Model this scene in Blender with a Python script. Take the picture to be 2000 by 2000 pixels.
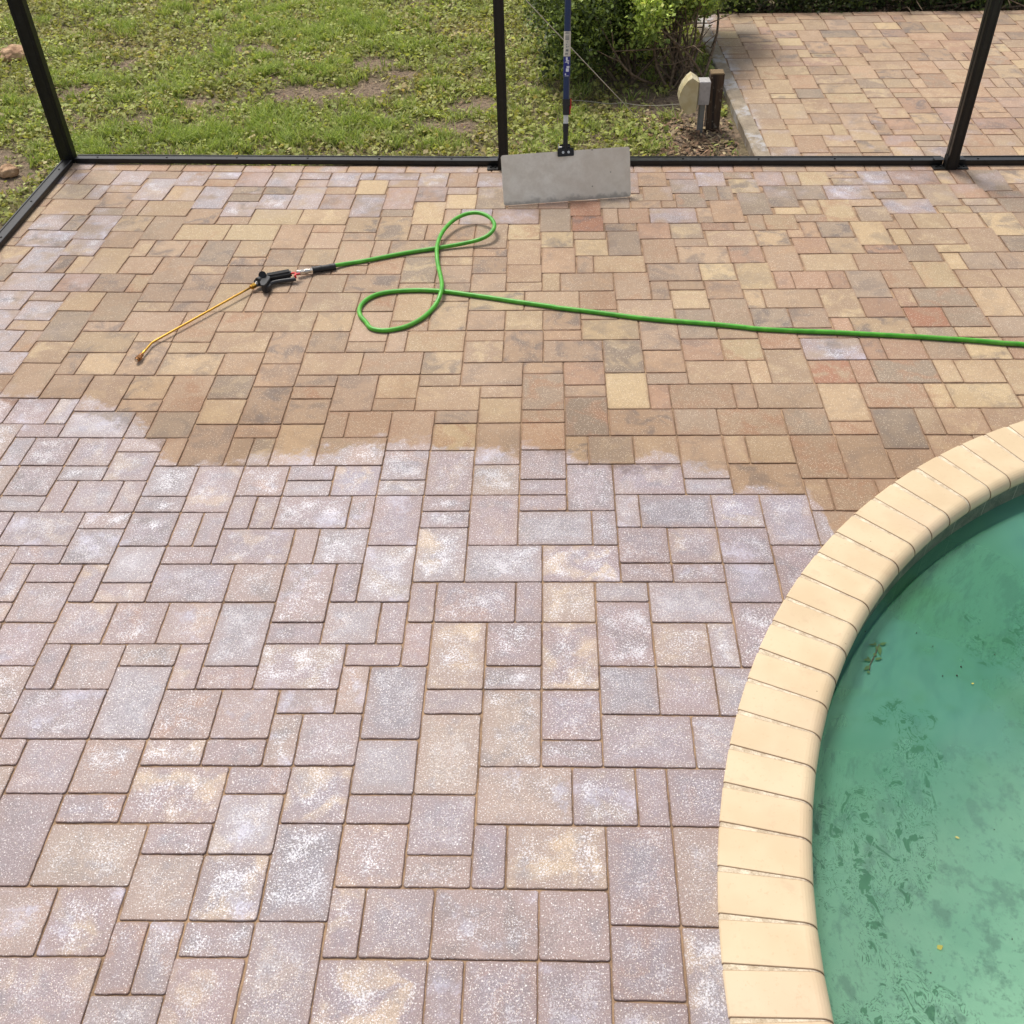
import bpy, bmesh, math, random
import numpy as np
from mathutils import Vector, Matrix, noise
for o in list(bpy.data.objects): bpy.data.objects.remove(o)
S=bpy.context.scene; COL=S.collection
# ---------------------------------------------------------------- camera
F,PITCH,YAW,ROLL,CX,CY,CH=[1953.1774528, 0.7337197, 0.0507304, -0.0371843, 0.9509392, -1.0300003, 2.1298226]
cd=bpy.data.cameras.new('camera'); cam=bpy.data.objects.new('camera',cd); COL.objects.link(cam)
cd.sensor_width=36; cd.sensor_height=36; cd.lens=F/2000*36; cd.clip_start=.05; cd.clip_end=400
cam.matrix_world=Matrix.Translation((CX,CY,CH))@Matrix.Rotation(YAW,4,'Z')@Matrix.Rotation(math.pi/2-PITCH,4,'X')@Matrix.Rotation(ROLL,4,'Z')
S.camera=cam
# ---------------------------------------------------------------- light
SUN_EL,SUN_AZ=math.radians(58),math.radians(-28)      # azimuth from +y towards +x
w=bpy.data.worlds.new('World'); S.world=w; w.use_nodes=True
wn=w.node_tree; sky=wn.nodes.new('ShaderNodeTexSky'); sky.sky_type='NISHITA'; sky.sun_disc=False
sky.sun_elevation=SUN_EL; sky.sun_rotation=SUN_AZ; sky.dust_density=4; sky.air_density=1.0; sky.ozone_density=.6
hs=wn.nodes.new('ShaderNodeHueSaturation'); hs.inputs['Saturation'].default_value=.45
wn.links.new(sky.outputs[0],hs.inputs['Color'])
wn.links.new(hs.outputs[0],wn.nodes['Background'].inputs[0]); wn.nodes['Background'].inputs[1].default_value=.145
sl=bpy.data.lights.new('sun','SUN'); so=bpy.data.objects.new('sun',sl); COL.objects.link(so)
sl.energy=2.25; sl.angle=math.radians(15); sl.color=(1,.955,.88)
d=Vector((math.sin(SUN_AZ)*math.cos(SUN_EL),math.cos(SUN_AZ)*math.cos(SUN_EL),math.sin(SUN_EL)))
so.rotation_euler=d.to_track_quat('Z','Y').to_euler()
S.view_settings.view_transform='Standard'; S.view_settings.look='None'; S.view_settings.gamma=1
S.view_settings.exposure=.23
S.render.engine='CYCLES'
# ---------------------------------------------------------------- helpers
def px(x,y,z=0.):
    """world point at height z seen at photo pixel x,y (2000 px photo)"""
    v=cam.matrix_world.to_3x3()@Vector(((x-1000)/F,-(y-1000)/F,-1)); t=(z-CH)/v.z
    return Vector((CX,CY,CH))+v*t
def srgb(*c):
    return tuple([(v/255/12.92 if v/255<=.04045 else ((v/255+.055)/1.055)**2.4) for v in c])+(1,)
class NT:
    def __init__(s,name,attr=None):
        s.m=bpy.data.materials.new(name); s.m.use_nodes=True; s.t=s.m.node_tree; s.t.nodes.clear()
        s.out=s.t.nodes.new('ShaderNodeOutputMaterial')
    def n(s,ty,ins={},**kw):
        nd=s.t.nodes.new('ShaderNode'+ty)
        for k,v in kw.items(): setattr(nd,k,v)
        for k,v in ins.items():
            if isinstance(v,bpy.types.NodeSocket): s.t.links.new(v,nd.inputs[k])
            else: nd.inputs[k].default_value=v
        return nd
    def pos(s): return s.n('NewGeometry').outputs['Position']
    def noise(s,scale,vec=None,detail=2,rough=.5,dist=0,w=None):
        nd=s.n('TexNoise',{'Scale':scale,'Detail':detail,'Roughness':rough,'Distortion':dist})
        s.t.links.new(vec if vec is not None else s.pos(),nd.inputs['Vector']); return nd.outputs['Fac']
    def mr(s,v,a,b,c=0.,d_=1.,smooth=True):
        nd=s.n('MapRange',{'Value':v,'From Min':a,'From Max':b,'To Min':c,'To Max':d_}); 
        if smooth: nd.interpolation_type='SMOOTHSTEP'
        return nd.outputs[0]
    def m_(s,op,a,b=0.):
        nd=s.n('Math',operation=op)
        for k,v in ((0,a),(1,b)):
            if isinstance(v,bpy.types.NodeSocket): s.t.links.new(v,nd.inputs[k])
            else: nd.inputs[k].default_value=v
        return nd.outputs[0]
    def mix(s,f,a,b,mode='MIX'):
        nd=s.n('Mix',data_type='RGBA',blend_type=mode)
        for k,v in ((0,f),(6,a),(7,b)):
            if isinstance(v,bpy.types.NodeSocket): s.t.links.new(v,nd.inputs[k])
            else: nd.inputs[k].default_value=v
        return nd.outputs[2]
    def attr(s,name): return s.n('Attribute',attribute_name=name)
    def sep(s,v): return s.n('SeparateXYZ',{0:v}).outputs
    def bump(s,h,dist,strength=1.): return s.n('Bump',{'Height':h,'Distance':dist,'Strength':strength}).outputs[0]
    def bsdf(s,**kw):
        nd=s.n('BsdfPrincipled',{k.replace('_',' '):v for k,v in kw.items()})
        s.t.links.new(nd.outputs[0],s.out.inputs[0]); return s.m
def link(name,me,mat=None,parent=None,loc=None,smooth=False):
    o=bpy.data.objects.new(name,me); COL.objects.link(o)
    if mat: me.materials.append(mat)
    if parent: o.parent=parent
    if loc is not None: o.location=loc
    if smooth: me.polygons.foreach_set('use_smooth',[True]*len(me.polygons))
    return o
def struct(o,kind='structure'): o['kind']=kind; return o
def thing(o,label,cat,group=None):
    o['label']=label; o['category']=cat
    if group: o['group']=group
    return o
def empty(name,loc,label,cat,group=None,rz=0):
    o=bpy.data.objects.new(name,None); COL.objects.link(o); o.location=loc; o.rotation_euler[2]=rz; o.empty_display_size=.1
    return thing(o,label,cat,group)
def mesh(name,v,f): me=bpy.data.meshes.new(name); me.from_pydata(v,[],f); me.update(); return me
def bmobj(name,bm,mat,parent=None,smooth=False,loc=None,bevel=0):
    if bevel:
        bmesh.ops.bevel(bm,geom=[e for e in bm.edges if e.calc_face_angle(0)>.6],offset=bevel,segments=2,affect='EDGES')
    bmesh.ops.recalc_face_normals(bm,faces=bm.faces)
    me=bpy.data.meshes.new(name); bm.to_mesh(me); bm.free(); return link(name,me,mat,parent,loc,smooth)
def box(bm,c,s,rot=None):
    M=Matrix.Translation(c)@(rot.to_4x4() if rot else Matrix())@Matrix.Diagonal((*s,1)); bmesh.ops.create_cube(bm,size=1,matrix=M); return bm
def cyl(bm,a,b,r,r2=None,n=16,cap=True):
    a=Vector(a);b=Vector(b);d=b-a
    M=Matrix.Translation((a+b)/2)@d.to_track_quat('Z','Y').to_matrix().to_4x4()
    bmesh.ops.create_cone(bm,cap_ends=cap,segments=n,radius1=r,radius2=r if r2 is None else r2,depth=d.length,matrix=M); return bm
def tube(bm,pts,rad,n=10,cap=True):
    """round tube through pts, rad float or list"""
    pts=[Vector(q) for q in pts]; N=len(pts); rs=rad if isinstance(rad,(list,tuple)) else [rad]*N
    up=Vector((0,0,1)); rings=[]
    for i,q in enumerate(pts):
        t=(pts[min(i+1,N-1)]-pts[max(i-1,0)]).normalized()
        if i==0: side=t.cross(up if abs(t.z)<.9 else Vector((1,0,0))).normalized()
        else: side=(side-t*side.dot(t)).normalized()
        v=t.cross(side)
        rings.append([bm.verts.new(q+(side*math.cos(a)+v*math.sin(a))*rs[i]) for a in [2*math.pi*k/n for k in range(n)]])
    for a,b in zip(rings,rings[1:]):
        for k in range(n): bm.faces.new((a[k],a[(k+1)%n],b[(k+1)%n],b[k]))
    if cap: bm.faces.new(rings[0][::-1]); bm.faces.new(rings[-1])
    return bm
def catmull(P,k=8):
    P=[Vector(q) for q in P]; P=[P[0]*2-P[1]]+P+[P[-1]*2-P[-2]]; out=[]
    for i in range(1,len(P)-2):
        a,b,c,e=P[i-1:i+3]
        for s in range(k):
            t=s/k; out.append(.5*((2*b)+(c-a)*t+(2*a-5*b+4*c-e)*t*t+(3*b-a-3*c+e)*t**3))
    out.append(P[-2]); return out
def pmesh(name,V,Fq,mat,attrs={},parent=None,tri=False):
    """fast numpy mesh with equal-size faces"""
    V=np.asarray(V,np.float32); Fq=np.asarray(Fq,np.int32); k=Fq.shape[1]
    me=bpy.data.meshes.new(name); me.vertices.add(len(V)); me.vertices.foreach_set('co',V.ravel())
    me.loops.add(Fq.size); me.loops.foreach_set('vertex_index',Fq.ravel())
    me.polygons.add(len(Fq)); me.polygons.foreach_set('loop_start',np.arange(0,Fq.size,k,dtype=np.int32))
    me.update(calc_edges=True)
    for an,av in attrs.items():
        a=me.attributes.new(an,'FLOAT_COLOR','POINT'); c=np.ones((len(V),4),np.float32); c[:,:3]=av; a.data.foreach_set('color',c.ravel())
    return link(name,me,mat,parent)
rng=np.random.default_rng(7); random.seed(5)
# ---------------------------------------------------------------- paver lattice
U=.0775
CO=np.array([[0.000111, 0.015033], [0.000462, 0.023163], [-0.011369, -0.054679], [0.018725, -0.059019], [-0.017502, 0.055415], [-0.008744, 0.001087], [0.03417, 0.020666], [-0.054058, -0.04202], [0.035715, 0.02051], [-0.040673, 0.002234], [0.030901, -0.041307], [-0.040543, -0.017064], [0.012587, -0.02452], [-0.052637, -0.007822], [0.021973, 0.008552]])
def fwd(i,j):
    ic=min(max(i,-20),43); jc=min(max(j,-51),4); a=(ic-10)/28; b=(jc+24)/28
    B=np.array([a**m*b**n for m in range(5) for n in range(5-m)])@CO
    return i*U+B[0],-j*U+B[1]
PC=Vector((3.4346,-.1628)); RO=2.1253; RI=1.909          # pool circle, outer / inner coping radius
RAIL=[(-1.60,4.113),(-.642,4.062),(.23,4.013),(.73,3.992),(2.062,3.934),(2.95,3.9075),(3.6,3.89),(5.5,3.84)]
def rail_y(x):
    for a,b in zip(RAIL,RAIL[1:]):
        if x<=b[0] or b is RAIL[-1]: return a[1]+(b[1]-a[1])*(x-a[0])/(b[0]-a[0])
PAL={'n':[(186,158,131),(180,150,124),(192,163,134),(176,150,128),(188,160,138)],'t':[(196,164,134),(190,156,126)],
 'y':[(206,180,143),(202,174,136)],'Y':[(219,196,152),(216,190,146)],'g':[(160,146,131),(168,150,134)],'G':[(138,127,118),(146,132,120)],
 'r':[(190,146,122),(184,142,118)],'R':[(186,124,96),(190,130,102)],'p':[(182,150,136),(180,142,130)],'b':[(178,162,156),(174,160,156)]}
def palc(c,r): 
    q=PAL[c][int(r*len(PAL[c]))%len(PAL[c])]; k=.93+.14*((r*7.3)%1); b=(182,159,132); m={'n':.5,'t':.4,'R':.35,'Y':.4}.get(c,.5); q=[q_+(b_-q_)*m for q_,b_ in zip(q,b)]; return [v*k*k*.85 for v in srgb(*q)[:3]]
FPAL={'n':[(172,155,157),(164,150,158),(180,158,150),(170,158,162),(176,154,154),(160,150,158)],'g':[(152,150,158),(176,175,180),(164,162,168),(186,184,188)],'t':[(190,168,148),(186,164,150)],'y':[(202,182,152),(198,174,146)],'Y':[(206,184,150)],'b':[(172,170,188),(178,176,190)],'p':[(186,162,158)]}
def yb_at(x):
    for a,b in zip(BND,BND[1:]):
        if x<=b[0]: return a[1]+(b[1]-a[1])*(x-a[0])/(b[0]-a[0])
    return BND[-1][1]
BND=[(-1.7,1.95),(-.83,1.93),(-.43,1.70),(-.27,1.61),(.206,1.65),(.347,1.68),(.558,1.67),(.82,1.67),(1.08,1.585),(1.4,1.555),(1.55,1.49),(1.75,1.42),(1.81,1.32),(1.85,1.15),(2.6,1.1)]
def build_pavers(name,tiles,fw,keep,clip,zt,mat,seed,flagdef=None):
    R=random.Random(seed); V=[];FA=[];A1=[];A2=[];A3=[]
    for (i,j,a,b,c) in tiles:
        r=R.random(); g=.0007+R.random()*.0007
        P=[Vector((*fw(i,j+b),0)),Vector((*fw(i+a,j+b),0)),Vector((*fw(i+a,j),0)),Vector((*fw(i,j),0))]
        ce=sum(P,Vector())/4
        if not keep(ce): continue
        ux=((P[1]-P[0])+(P[2]-P[3])).normalized(); uy=Vector((-ux.y,ux.x,0))
        hw=((P[1]-P[0]).length+(P[2]-P[3]).length)/4-g; hh=((P[3]-P[0]).length+(P[2]-P[1]).length)/4-g
        hw-=R.random()*.0009; hh-=R.random()*.0009
        ang=(R.random()-.5)*.006; off=Vector(((R.random()-.5)*.0012,(R.random()-.5)*.0012,0))
        rc=.0045+R.random()*.0035; loc=[]
        for sx,sy in ((-1,-1),(1,-1),(1,1),(-1,1)):
            for q in range(3):
                t=(q/2)*math.pi/2
                if sx*sy>0: dx,dy=math.sin(t),math.cos(t)
                else: dx,dy=math.cos(t),math.sin(t)
                if (sx,sy)==(-1,-1): dx,dy=math.cos(t),math.sin(t)
                elif (sx,sy)==(1,-1): dx,dy=math.sin(t),math.cos(t)
                elif (sx,sy)==(1,1): dx,dy=math.cos(t),math.sin(t)
                else: dx,dy=math.sin(t),math.cos(t)
                loc.append(Vector((sx*(hw-rc+rc*dx),sy*(hh-rc+rc*dy),0)))
        # extra edge points, slightly chipped
        pl=[]
        for k in range(12):
            p0,p1=loc[k],loc[(k+1)%12]; pl.append(p0.copy()); L=(p1-p0).length
            if L>.04:
                n_=max(2,int(L/.017))
                for e in range(1,n_):
                    q=p0.lerp(p1,e/n_); nn=(p1-p0).normalized(); nrm=Vector((-nn.y,nn.x,0))
                    pl.append(q+nrm*(R.random()-.4)*.0019)
        ca,sa=math.cos(ang),math.sin(ang)
        poly=[ce+off+ux*(q.x*ca-q.y*sa)+uy*(q.x*sa+q.y*ca) for q in pl]
        poly=clip(poly)
        if poly is None or len(poly)<3: continue
        cc=sum(poly,Vector())/len(poly)
        # measured half extents for the edge distance
        n=len(poly); base=len(V); zoff=(R.random()-.5)*.0016; tx=(R.random()-.5)*.012; ty=(R.random()-.5)*.012
        rad=[(q-cc) for q in poly]
        col=palc(c,r); fa=0.
        if name=='patio' and ce.y<yb_at(ce.x)-.03:
            q_=FPAL.get(c,FPAL['n']); kk=.92+.16*((r*31.7)%1); col=[v*kk*.70 for v in srgb(*[a_*.62+b_*.38 for a_,b_ in zip(q_[int(r*13*len(q_))%len(q_)],(166,153,154))])[:3]]; fa=1. if c=='g' or (r*7.7)%1>.8 else .8
        fl=1. if c=='b' else (.5 if c=='p' else 0.)
        for ri,(ins,z) in enumerate(((0,-.012),(0,-.0028),(.0008,-.0009),(.0024,0))):
            for k in range(n):
                t=(poly[(k+1)%n]-poly[k-1]); t.normalize(); inn=Vector((-t.y,t.x,0))
                q=poly[k]+inn*ins
                dz=zt+zoff+tx*(q-cc).dot(ux)+ty*(q-cc).dot(uy) if ri else zt
                V.append((q.x,q.y,z+dz)); l=q-ce
                A1.append((*col,fa)); A2.append((l.dot(ux),l.dot(uy),r)); A3.append((hw,hh,fl))
        for ri in range(3):
            for k in range(n):
                a0=base+ri*n+k;a1=base+ri*n+(k+1)%n; FA.append((a0,a1,a1+n,a0+n))
        FA.append(tuple(base+3*n+k for k in range(n)))
    me=mesh(name,V,FA)
    for nm,dat in (('pcol',A1),('plc',A2),('phs',A3)):
        at=me.attributes.new(nm,'FLOAT_COLOR','POINT'); dat=np.asarray(dat,np.float32); arr=np.ones((len(V),4),np.float32); arr[:,:dat.shape[1]]=dat; at.data.foreach_set('color',arr.ravel())
    return struct(link(name,me,mat))
def auto_fill(tiles,i0,i1,j0,j1,seed,cols):
    R=random.Random(seed); occ=set()
    for (i,j,a,b,c) in tiles:
        for x in range(i,i+a):
            for y in range(j,j+b): occ.add((x,y))
    out=[]
    for j in range(j0,j1):
        for i in range(i0,i1):
            if (i,j) in occ: continue
            sh=[(2,2)]*6+[(3,2)]*4+[(2,3)]*4+[(2,1)]*3+[(1,2)]*3; R.shuffle(sh)
            for a,b in sh+[(2,1),(1,2),(1,1)]:
                cs=[(x,y) for x in range(i,i+a) for y in range(j,j+b)]
                if not any(q in occ for q in cs):
                    # avoid leaving single-cell slots
                    if (a,b)!=(1,1) and (i+a+0,j) not in occ and (i+a+1,j) in occ and R.random()<.8 and sh: continue
                    occ.update(cs); out.append((i,j,a,b,cols(R,i,j))); break
    return out
# ---------------------------------------------------------------- paver material
def paver_material(name,region):
    t=NT(name); P=t.pos(); pc=t.attr('pcol').outputs['Color']; lc=t.sep(t.attr('plc').outputs['Vector']); hsv=t.sep(t.attr('phs').outputs['Vector'])
    r=lc[2]; off=t.n('CombineXYZ',{0:t.m_('MULTIPLY',r,37.),1:t.m_('MULTIPLY',r,91.),2:0.}).outputs[0]
    PR=t.n('VectorMath',{0:P,1:off},operation='ADD').outputs[0]
    edge=t.m_('MINIMUM',t.m_('SUBTRACT',hsv[0],t.m_('ABSOLUTE',lc[0])),t.m_('SUBTRACT',hsv[1],t.m_('ABSOLUTE',lc[1])))
    n_fine=t.noise(330,detail=3,rough=.75); n_mid=t.noise(55,PR,detail=4,rough=.7); n_big=t.noise(11,PR,detail=3,rough=.6,dist=.6); n_gl=t.noise(1.4,detail=3)
    r2=t.m_('FRACT',t.m_('MULTIPLY',r,17.3)); r3=t.m_('FRACT',t.m_('MULTIPLY',r,53.7))
    # second tone swirled through each cast paver
    tone=t.mix(t.mr(r2,.35,.6),srgb(110,102,100),srgb(200,178,142)); tone=t.mix(t.mr(r2,.74,.84),tone,srgb(166,128,100))
    c=t.mix(t.m_('MULTIPLY',t.mr(n_big,.44,.66),t.mr(r3,.1,1,.25,.7)),pc,tone)
    c=t.mix(t.m_('MULTIPLY',t.mr(n_mid,.3,.75),.34),t.mix(1.,c,(.84,.82,.81,1),'MULTIPLY'),t.mix(1.,c,(1.22,1.2,1.18,1),'MULTIPLY'))
    c=t.mix(1.,c,t.n('CombineColor',{0:t.mr(n_fine,.3,.72,.72,1.24,False),1:t.mr(n_fine,.3,.72,.72,1.24,False),2:t.mr(n_fine,.3,.72,.72,1.24,False)}).outputs[0],'MULTIPLY')
    # exposed pale aggregate grains
    vor=t.n('TexVoronoi',{'Vector':P,'Scale':260.,'Randomness':1.},feature='F1'); vr=t.sep(vor.outputs['Color'])
    grain=t.m_('MULTIPLY',t.m_('LESS_THAN',vor.outputs['Distance'],.34),t.m_('GREATER_THAN',t.m_('ADD',vr[0],t.m_('MULTIPLY',t.mr(r2,0,1,-.1,.1,False),1.)),t.mr(t.noise(16,PR),.3,.7,.92,.62,False)))
    c=t.mix(t.m_('MULTIPLY',grain,.6),c,srgb(240,226,205))
    # pits
    pit=t.m_('MULTIPLY',t.m_('LESS_THAN',vor.outputs['Distance'],.3),t.m_('GREATER_THAN',vr[1],.93)); c=t.mix(t.m_('MULTIPLY',pit,.45),c,(.08,.06,.05,1))
    # uncleaned film: violet-grey efflorescence
    D=region(t,P,hsv,PR,n_mid)
    film=t.mix(t.mr(n_big,.3,.7),srgb(147,133,134),srgb(128,121,127)); film=t.mix(t.m_('MULTIPLY',t.mr(t.noise(5,PR),.45,.62),.55),film,srgb(160,134,124))
    g2=t.n('MixRGB',{0:t.mr(t.attr('pcol').outputs['Alpha'],0,.8,.72,.16,False)},blend_type='MIX'); t.t.links.new(t.mix(1.,c,(1.12,1.1,1.16,1),'MULTIPLY'),g2.inputs[1]); t.t.links.new(film,g2.inputs[2])
    cd_=t.mix(.50,g2.outputs[0],t.mix(1.,g2.outputs[0],t.n('CombineColor',{0:t.mr(n_fine,.3,.72,.5,1.45,False),1:t.mr(n_fine,.3,.72,.5,1.45,False),2:t.mr(n_fine,.3,.72,.5,1.45,False)}).outputs[0],'MULTIPLY'))
    ctr=t.mr(t.m_('ADD',edge,t.mr(n_big,.3,.7,-.02,.02,False)),.0,.042); alp=t.attr('pcol').outputs['Alpha']; cd_=t.mix(t.m_('MULTIPLY',t.m_('SUBTRACT',1.,ctr),.38),cd_,t.mix(t.mr(n_mid,.3,.7),srgb(150,124,114),srgb(138,118,112))); cd_=t.mix(t.m_('MULTIPLY',t.mr(t.noise(13,PR,detail=3,rough=.6),.5,.68),t.m_('MULTIPLY',ctr,.5)),cd_,srgb(120,116,124)); clump=t.m_('ADD',t.m_('ADD',t.mr(t.noise(15,PR,detail=4,rough=.65),.34,.70,-.11,.08,False),t.mr(alp,.8,1.,0,.035,False)),t.mr(ctr,0,1,-.06,.03,False)); patch=t.mr(t.m_('ADD',t.noise(190,detail=4,rough=.8),clump),.545,.625)
    cd_=t.mix(t.m_('MULTIPLY',patch,t.mr(r3,.0,1,.25,.85)),cd_,srgb(218,216,222))
    speck=t.mr(t.noise(260,detail=2,rough=.6),.61,.67); cd_=t.mix(t.m_('MULTIPLY',speck,.85),cd_,srgb(245,240,238))
    bloom_sheen=t.m_('MULTIPLY',t.m_('MULTIPLY',t.mr(t.noise(6.5,PR,detail=4,rough=.65),.52,.68),t.mr(t.noise(140,detail=3,rough=.8),.3,.62)),t.mr(t.m_('FRACT',t.m_('MULTIPLY',r,97.1)),.55,.7)); cd_=t.mix(t.m_('MULTIPLY',bloom_sheen,.62),cd_,srgb(198,194,212))  # lavender bloom; pale sheen is painted into the colour here too
    c=t.mix(D,c,cd_)
    if name.startswith('side'):
        sx=t.sep(P)[0]; stk=t.m_('MULTIPLY',t.mr(t.m_('ADD',sx,t.mr(t.noise(5,detail=4,rough=.7),.25,.75,-.07,.07,False)),2.02,2.12,1,0),t.mr(t.noise(7,detail=4),.4,.55)); c=t.mix(t.m_('MULTIPLY',stk,.6),c,srgb(190,190,194))
    # brown silt that creeps over the arrises
    eb=t.m_('MULTIPLY',t.mr(t.m_('ADD',edge,t.mr(n_mid,.2,.8,-.008,.008,False)),.001,.013,1,0),t.mr(t.noise(7),.35,.65,.25,.8))
    c=t.mix(t.m_('MULTIPLY',eb,t.mr(D,0,1,.55,.2,False)),c,srgb(142,106,82))
    c=t.mix(t.m_('MULTIPLY',t.mr(edge,.0005,.0035,1,0),.22),c,srgb(108,82,62))
    if not name.startswith('side'):
        dampx,dampy,_=t.sep(P); damp=t.m_('MULTIPLY',t.mr(t.m_('ADD',t.m_('SUBTRACT',dampy,t.mr(dampx,-.6,1.9,1.72,1.42,False)),t.mr(t.noise(3.5,detail=4),.3,.7,-.15,.15,False)),.1,.6,1,0),t.m_('SUBTRACT',1.,D)); c=t.mix(t.m_('MULTIPLY',damp,.5),c,t.mix(1.,c,(.66,.56,.46,1),'MULTIPLY'))
    wet=t.m_('MULTIPLY',t.mr(t.noise(2.2,detail=4,rough=.6,dist=.7),.50,.58),.16); c=t.mix(wet,c,t.mix(1.,c,(.62,.56,.5,1),'MULTIPLY'))
    # broad stains
    c=t.mix(t.m_('MULTIPLY',t.mr(n_gl,.42,.66),.22),c,t.mix(1.,c,(.8,.74,.68,1),'MULTIPLY'))
    h=t.m_('ADD',t.m_('MULTIPLY',n_fine,.6),t.m_('ADD',t.m_('MULTIPLY',n_mid,.8),t.m_('MULTIPLY',grain,.25)))
    nb=t.bump(h,.0016,.9)
    rough=t.m_('SUBTRACT',t.mr(n_mid,.3,.7,.72,.9,False),t.m_('MULTIPLY',D,.3))
    return t.bsdf(Base_Color=c,Roughness=rough,Normal=nb)
BND=[(-1.7,1.95),(-.83,1.93),(-.43,1.70),(-.27,1.61),(.206,1.65),(.347,1.68),(.558,1.67),(.82,1.67),(1.08,1.585),(1.4,1.555),(1.55,1.49),(1.75,1.42),(1.81,1.32),(1.85,1.15),(2.6,1.1)]
def region_main(t,P,hsv,PR,n_mid):
    x,y,z=t.sep(P); cr=t.n('FloatCurve',{1:t.mr(x,-1.7,2.6,0,1,False)}); cu=cr.mapping.curves[0]
    for k,(bx,by) in enumerate(BND):
        X=(bx+1.7)/4.3; Y=(by-1)/1.2
        if k==0: cu.points[0].location=(0,Y)
        elif k==len(BND)-1: cu.points[-1].location=(1,Y)
        else: cu.points.new(X,Y)
    cr.mapping.update()
    yb=t.m_('ADD',t.m_('MULTIPLY',cr.outputs[0],1.2),1.0)
    wob=t.m_('ADD',t.mr(t.noise(12,detail=5,rough=.72),.2,.8,-.09,.09,False),t.m_('MULTIPLY',t.m_('SUBTRACT',t.m_('FRACT',t.m_('MULTIPLY',hsv[0],0.)),0.),0.))
    reg=t.mr(t.m_('ADD',t.m_('ADD',t.m_('SUBTRACT',y,yb),wob),t.mr(t.m_('FRACT',t.m_('MULTIPLY',t.sep(t.attr('plc').outputs['Vector'])[2],71.3)),0,1,-.05,.05,False)),-.02,.035,1,0)
    fl=t.m_('MULTIPLY',hsv[2],t.mr(t.noise(8,PR,detail=3),.34,.56))
    # thin remnants of film along the cage and left border
    ed=t.m_('MAXIMUM',t.mr(y,3.35,3.9,0,1),t.mr(x,-.95,-1.35,0,1)); rem=t.m_('MULTIPLY',t.m_('MULTIPLY',ed,.75),t.mr(t.noise(5,PR,detail=3),.5,.62))
    return t.m_('MAXIMUM',t.m_('MAXIMUM',reg,fl),rem)
def region_side(t,P,hsv,PR,n_mid):
    x,y,z=t.sep(P); s=t.mr(t.m_('ADD',x,t.mr(t.noise(6,detail=4,rough=.7),.25,.75,-.08,.08,False)),2.03,2.11,1,0)
    s=t.m_('MULTIPLY',s,t.mr(t.noise(4.5,detail=4),.38,.52))
    rem=t.m_('MULTIPLY',t.mr(y,4.9,4.2,0,.6),t.mr(t.noise(5,PR,detail=3),.52,.64))
    return t.m_('MAXIMUM',s,rem)
M_PAV=paver_material('paver_concrete',region_main); M_PAV2=paver_material('side_paver_concrete',region_side)
def sand_mat():
    t=NT('joint_sand'); n1=t.noise(9,detail=5,rough=.7); n2=t.noise(300,detail=2)
    c=t.mix(t.mr(n1,.3,.7),srgb(104,82,64),srgb(172,142,112)); c=t.mix(t.m_('MULTIPLY',t.mr(n2,.5,.7),.4),c,srgb(176,150,120))
    return t.bsdf(Base_Color=c,Roughness=.95,Normal=t.bump(n2,.002,.8))
M_SAND=sand_mat()
# ---------------------------------------------------------------- ground, slab
def soil_mat():
    t=NT('lawn_soil'); n1=t.noise(3,detail=5,rough=.6); n2=t.noise(45,detail=5,rough=.75); n3=t.noise(160,detail=3,rough=.7); x,y,z=t.sep(t.pos())
    brown=t.mix(t.mr(n2,.35,.65),srgb(92,76,62),srgb(150,128,108)); green=t.mix(t.mr(n2,.3,.7),srgb(70,66,42),srgb(118,112,72))
    c=t.mix(t.attr('soil').outputs['Fac'],green,brown); c=t.mix(t.m_('MULTIPLY',t.mr(n3,.45,.7),.5),c,srgb(160,142,112))
    return t.bsdf(Base_Color=c,Roughness=.95,Normal=t.bump(t.m_('ADD',n2,n3),.012,.8))
SOIL=[(-.50,5.20,.2,.12),(-.16,5.30,.1,.2),(-1.05,6.08,.14,.07),(-.22,5.74,.12,.12),(-.90,5.96,.08,.09),(-1.84,5.84,.1,.1),(-2.03,5.34,.1,.14),(-1.45,4.82,.13,.08),(.5,4.98,.12,.12),(.37,4.68,.16,.1),(-2.2,4.3,.2,.12),(-.75,5.45,.07,.06),(-1.15,5.1,.1,.06),(.05,5.55,.1,.08),(-1.9,4.05,.12,.2)]
def soilness(x,y):
    v=np.zeros_like(x)
    for sx,sy,a,b in SOIL: v=np.maximum(v,1.3-((x-sx)/a/1.3)**2-((y-sy)/b/1.3)**2)
    n=np.sin(x*7.3+1.7*np.sin(y*5.1))*np.sin(y*8.7+1.3*np.sin(x*6.3))*.35+np.sin(x*17+y*11)*np.sin(y*19-x*7)*.2
    # litter bed round the shrub and utility post
    bed=1.2-((x-1.78)/.26)**2-((y-4.5)/1.1)**2; v=np.maximum(v,bed*1.1); bed=1.1-((x-1.45)/.4)**2-((y-5.1)/.4)**2; v=np.maximum(v,bed*.75)
    n=n+.5*np.sin(x*31+2*np.sin(y*23))*np.sin(y*37+1.5*np.sin(x*27)); return np.clip(v+n*1.0,0,1)
def lawn_h(x,y):
    return -.045+.012*np.sin(x*2.1+.5)*np.cos(y*1.7)+.006*np.sin(x*9+y*4)*np.sin(y*7-x*3)
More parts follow.
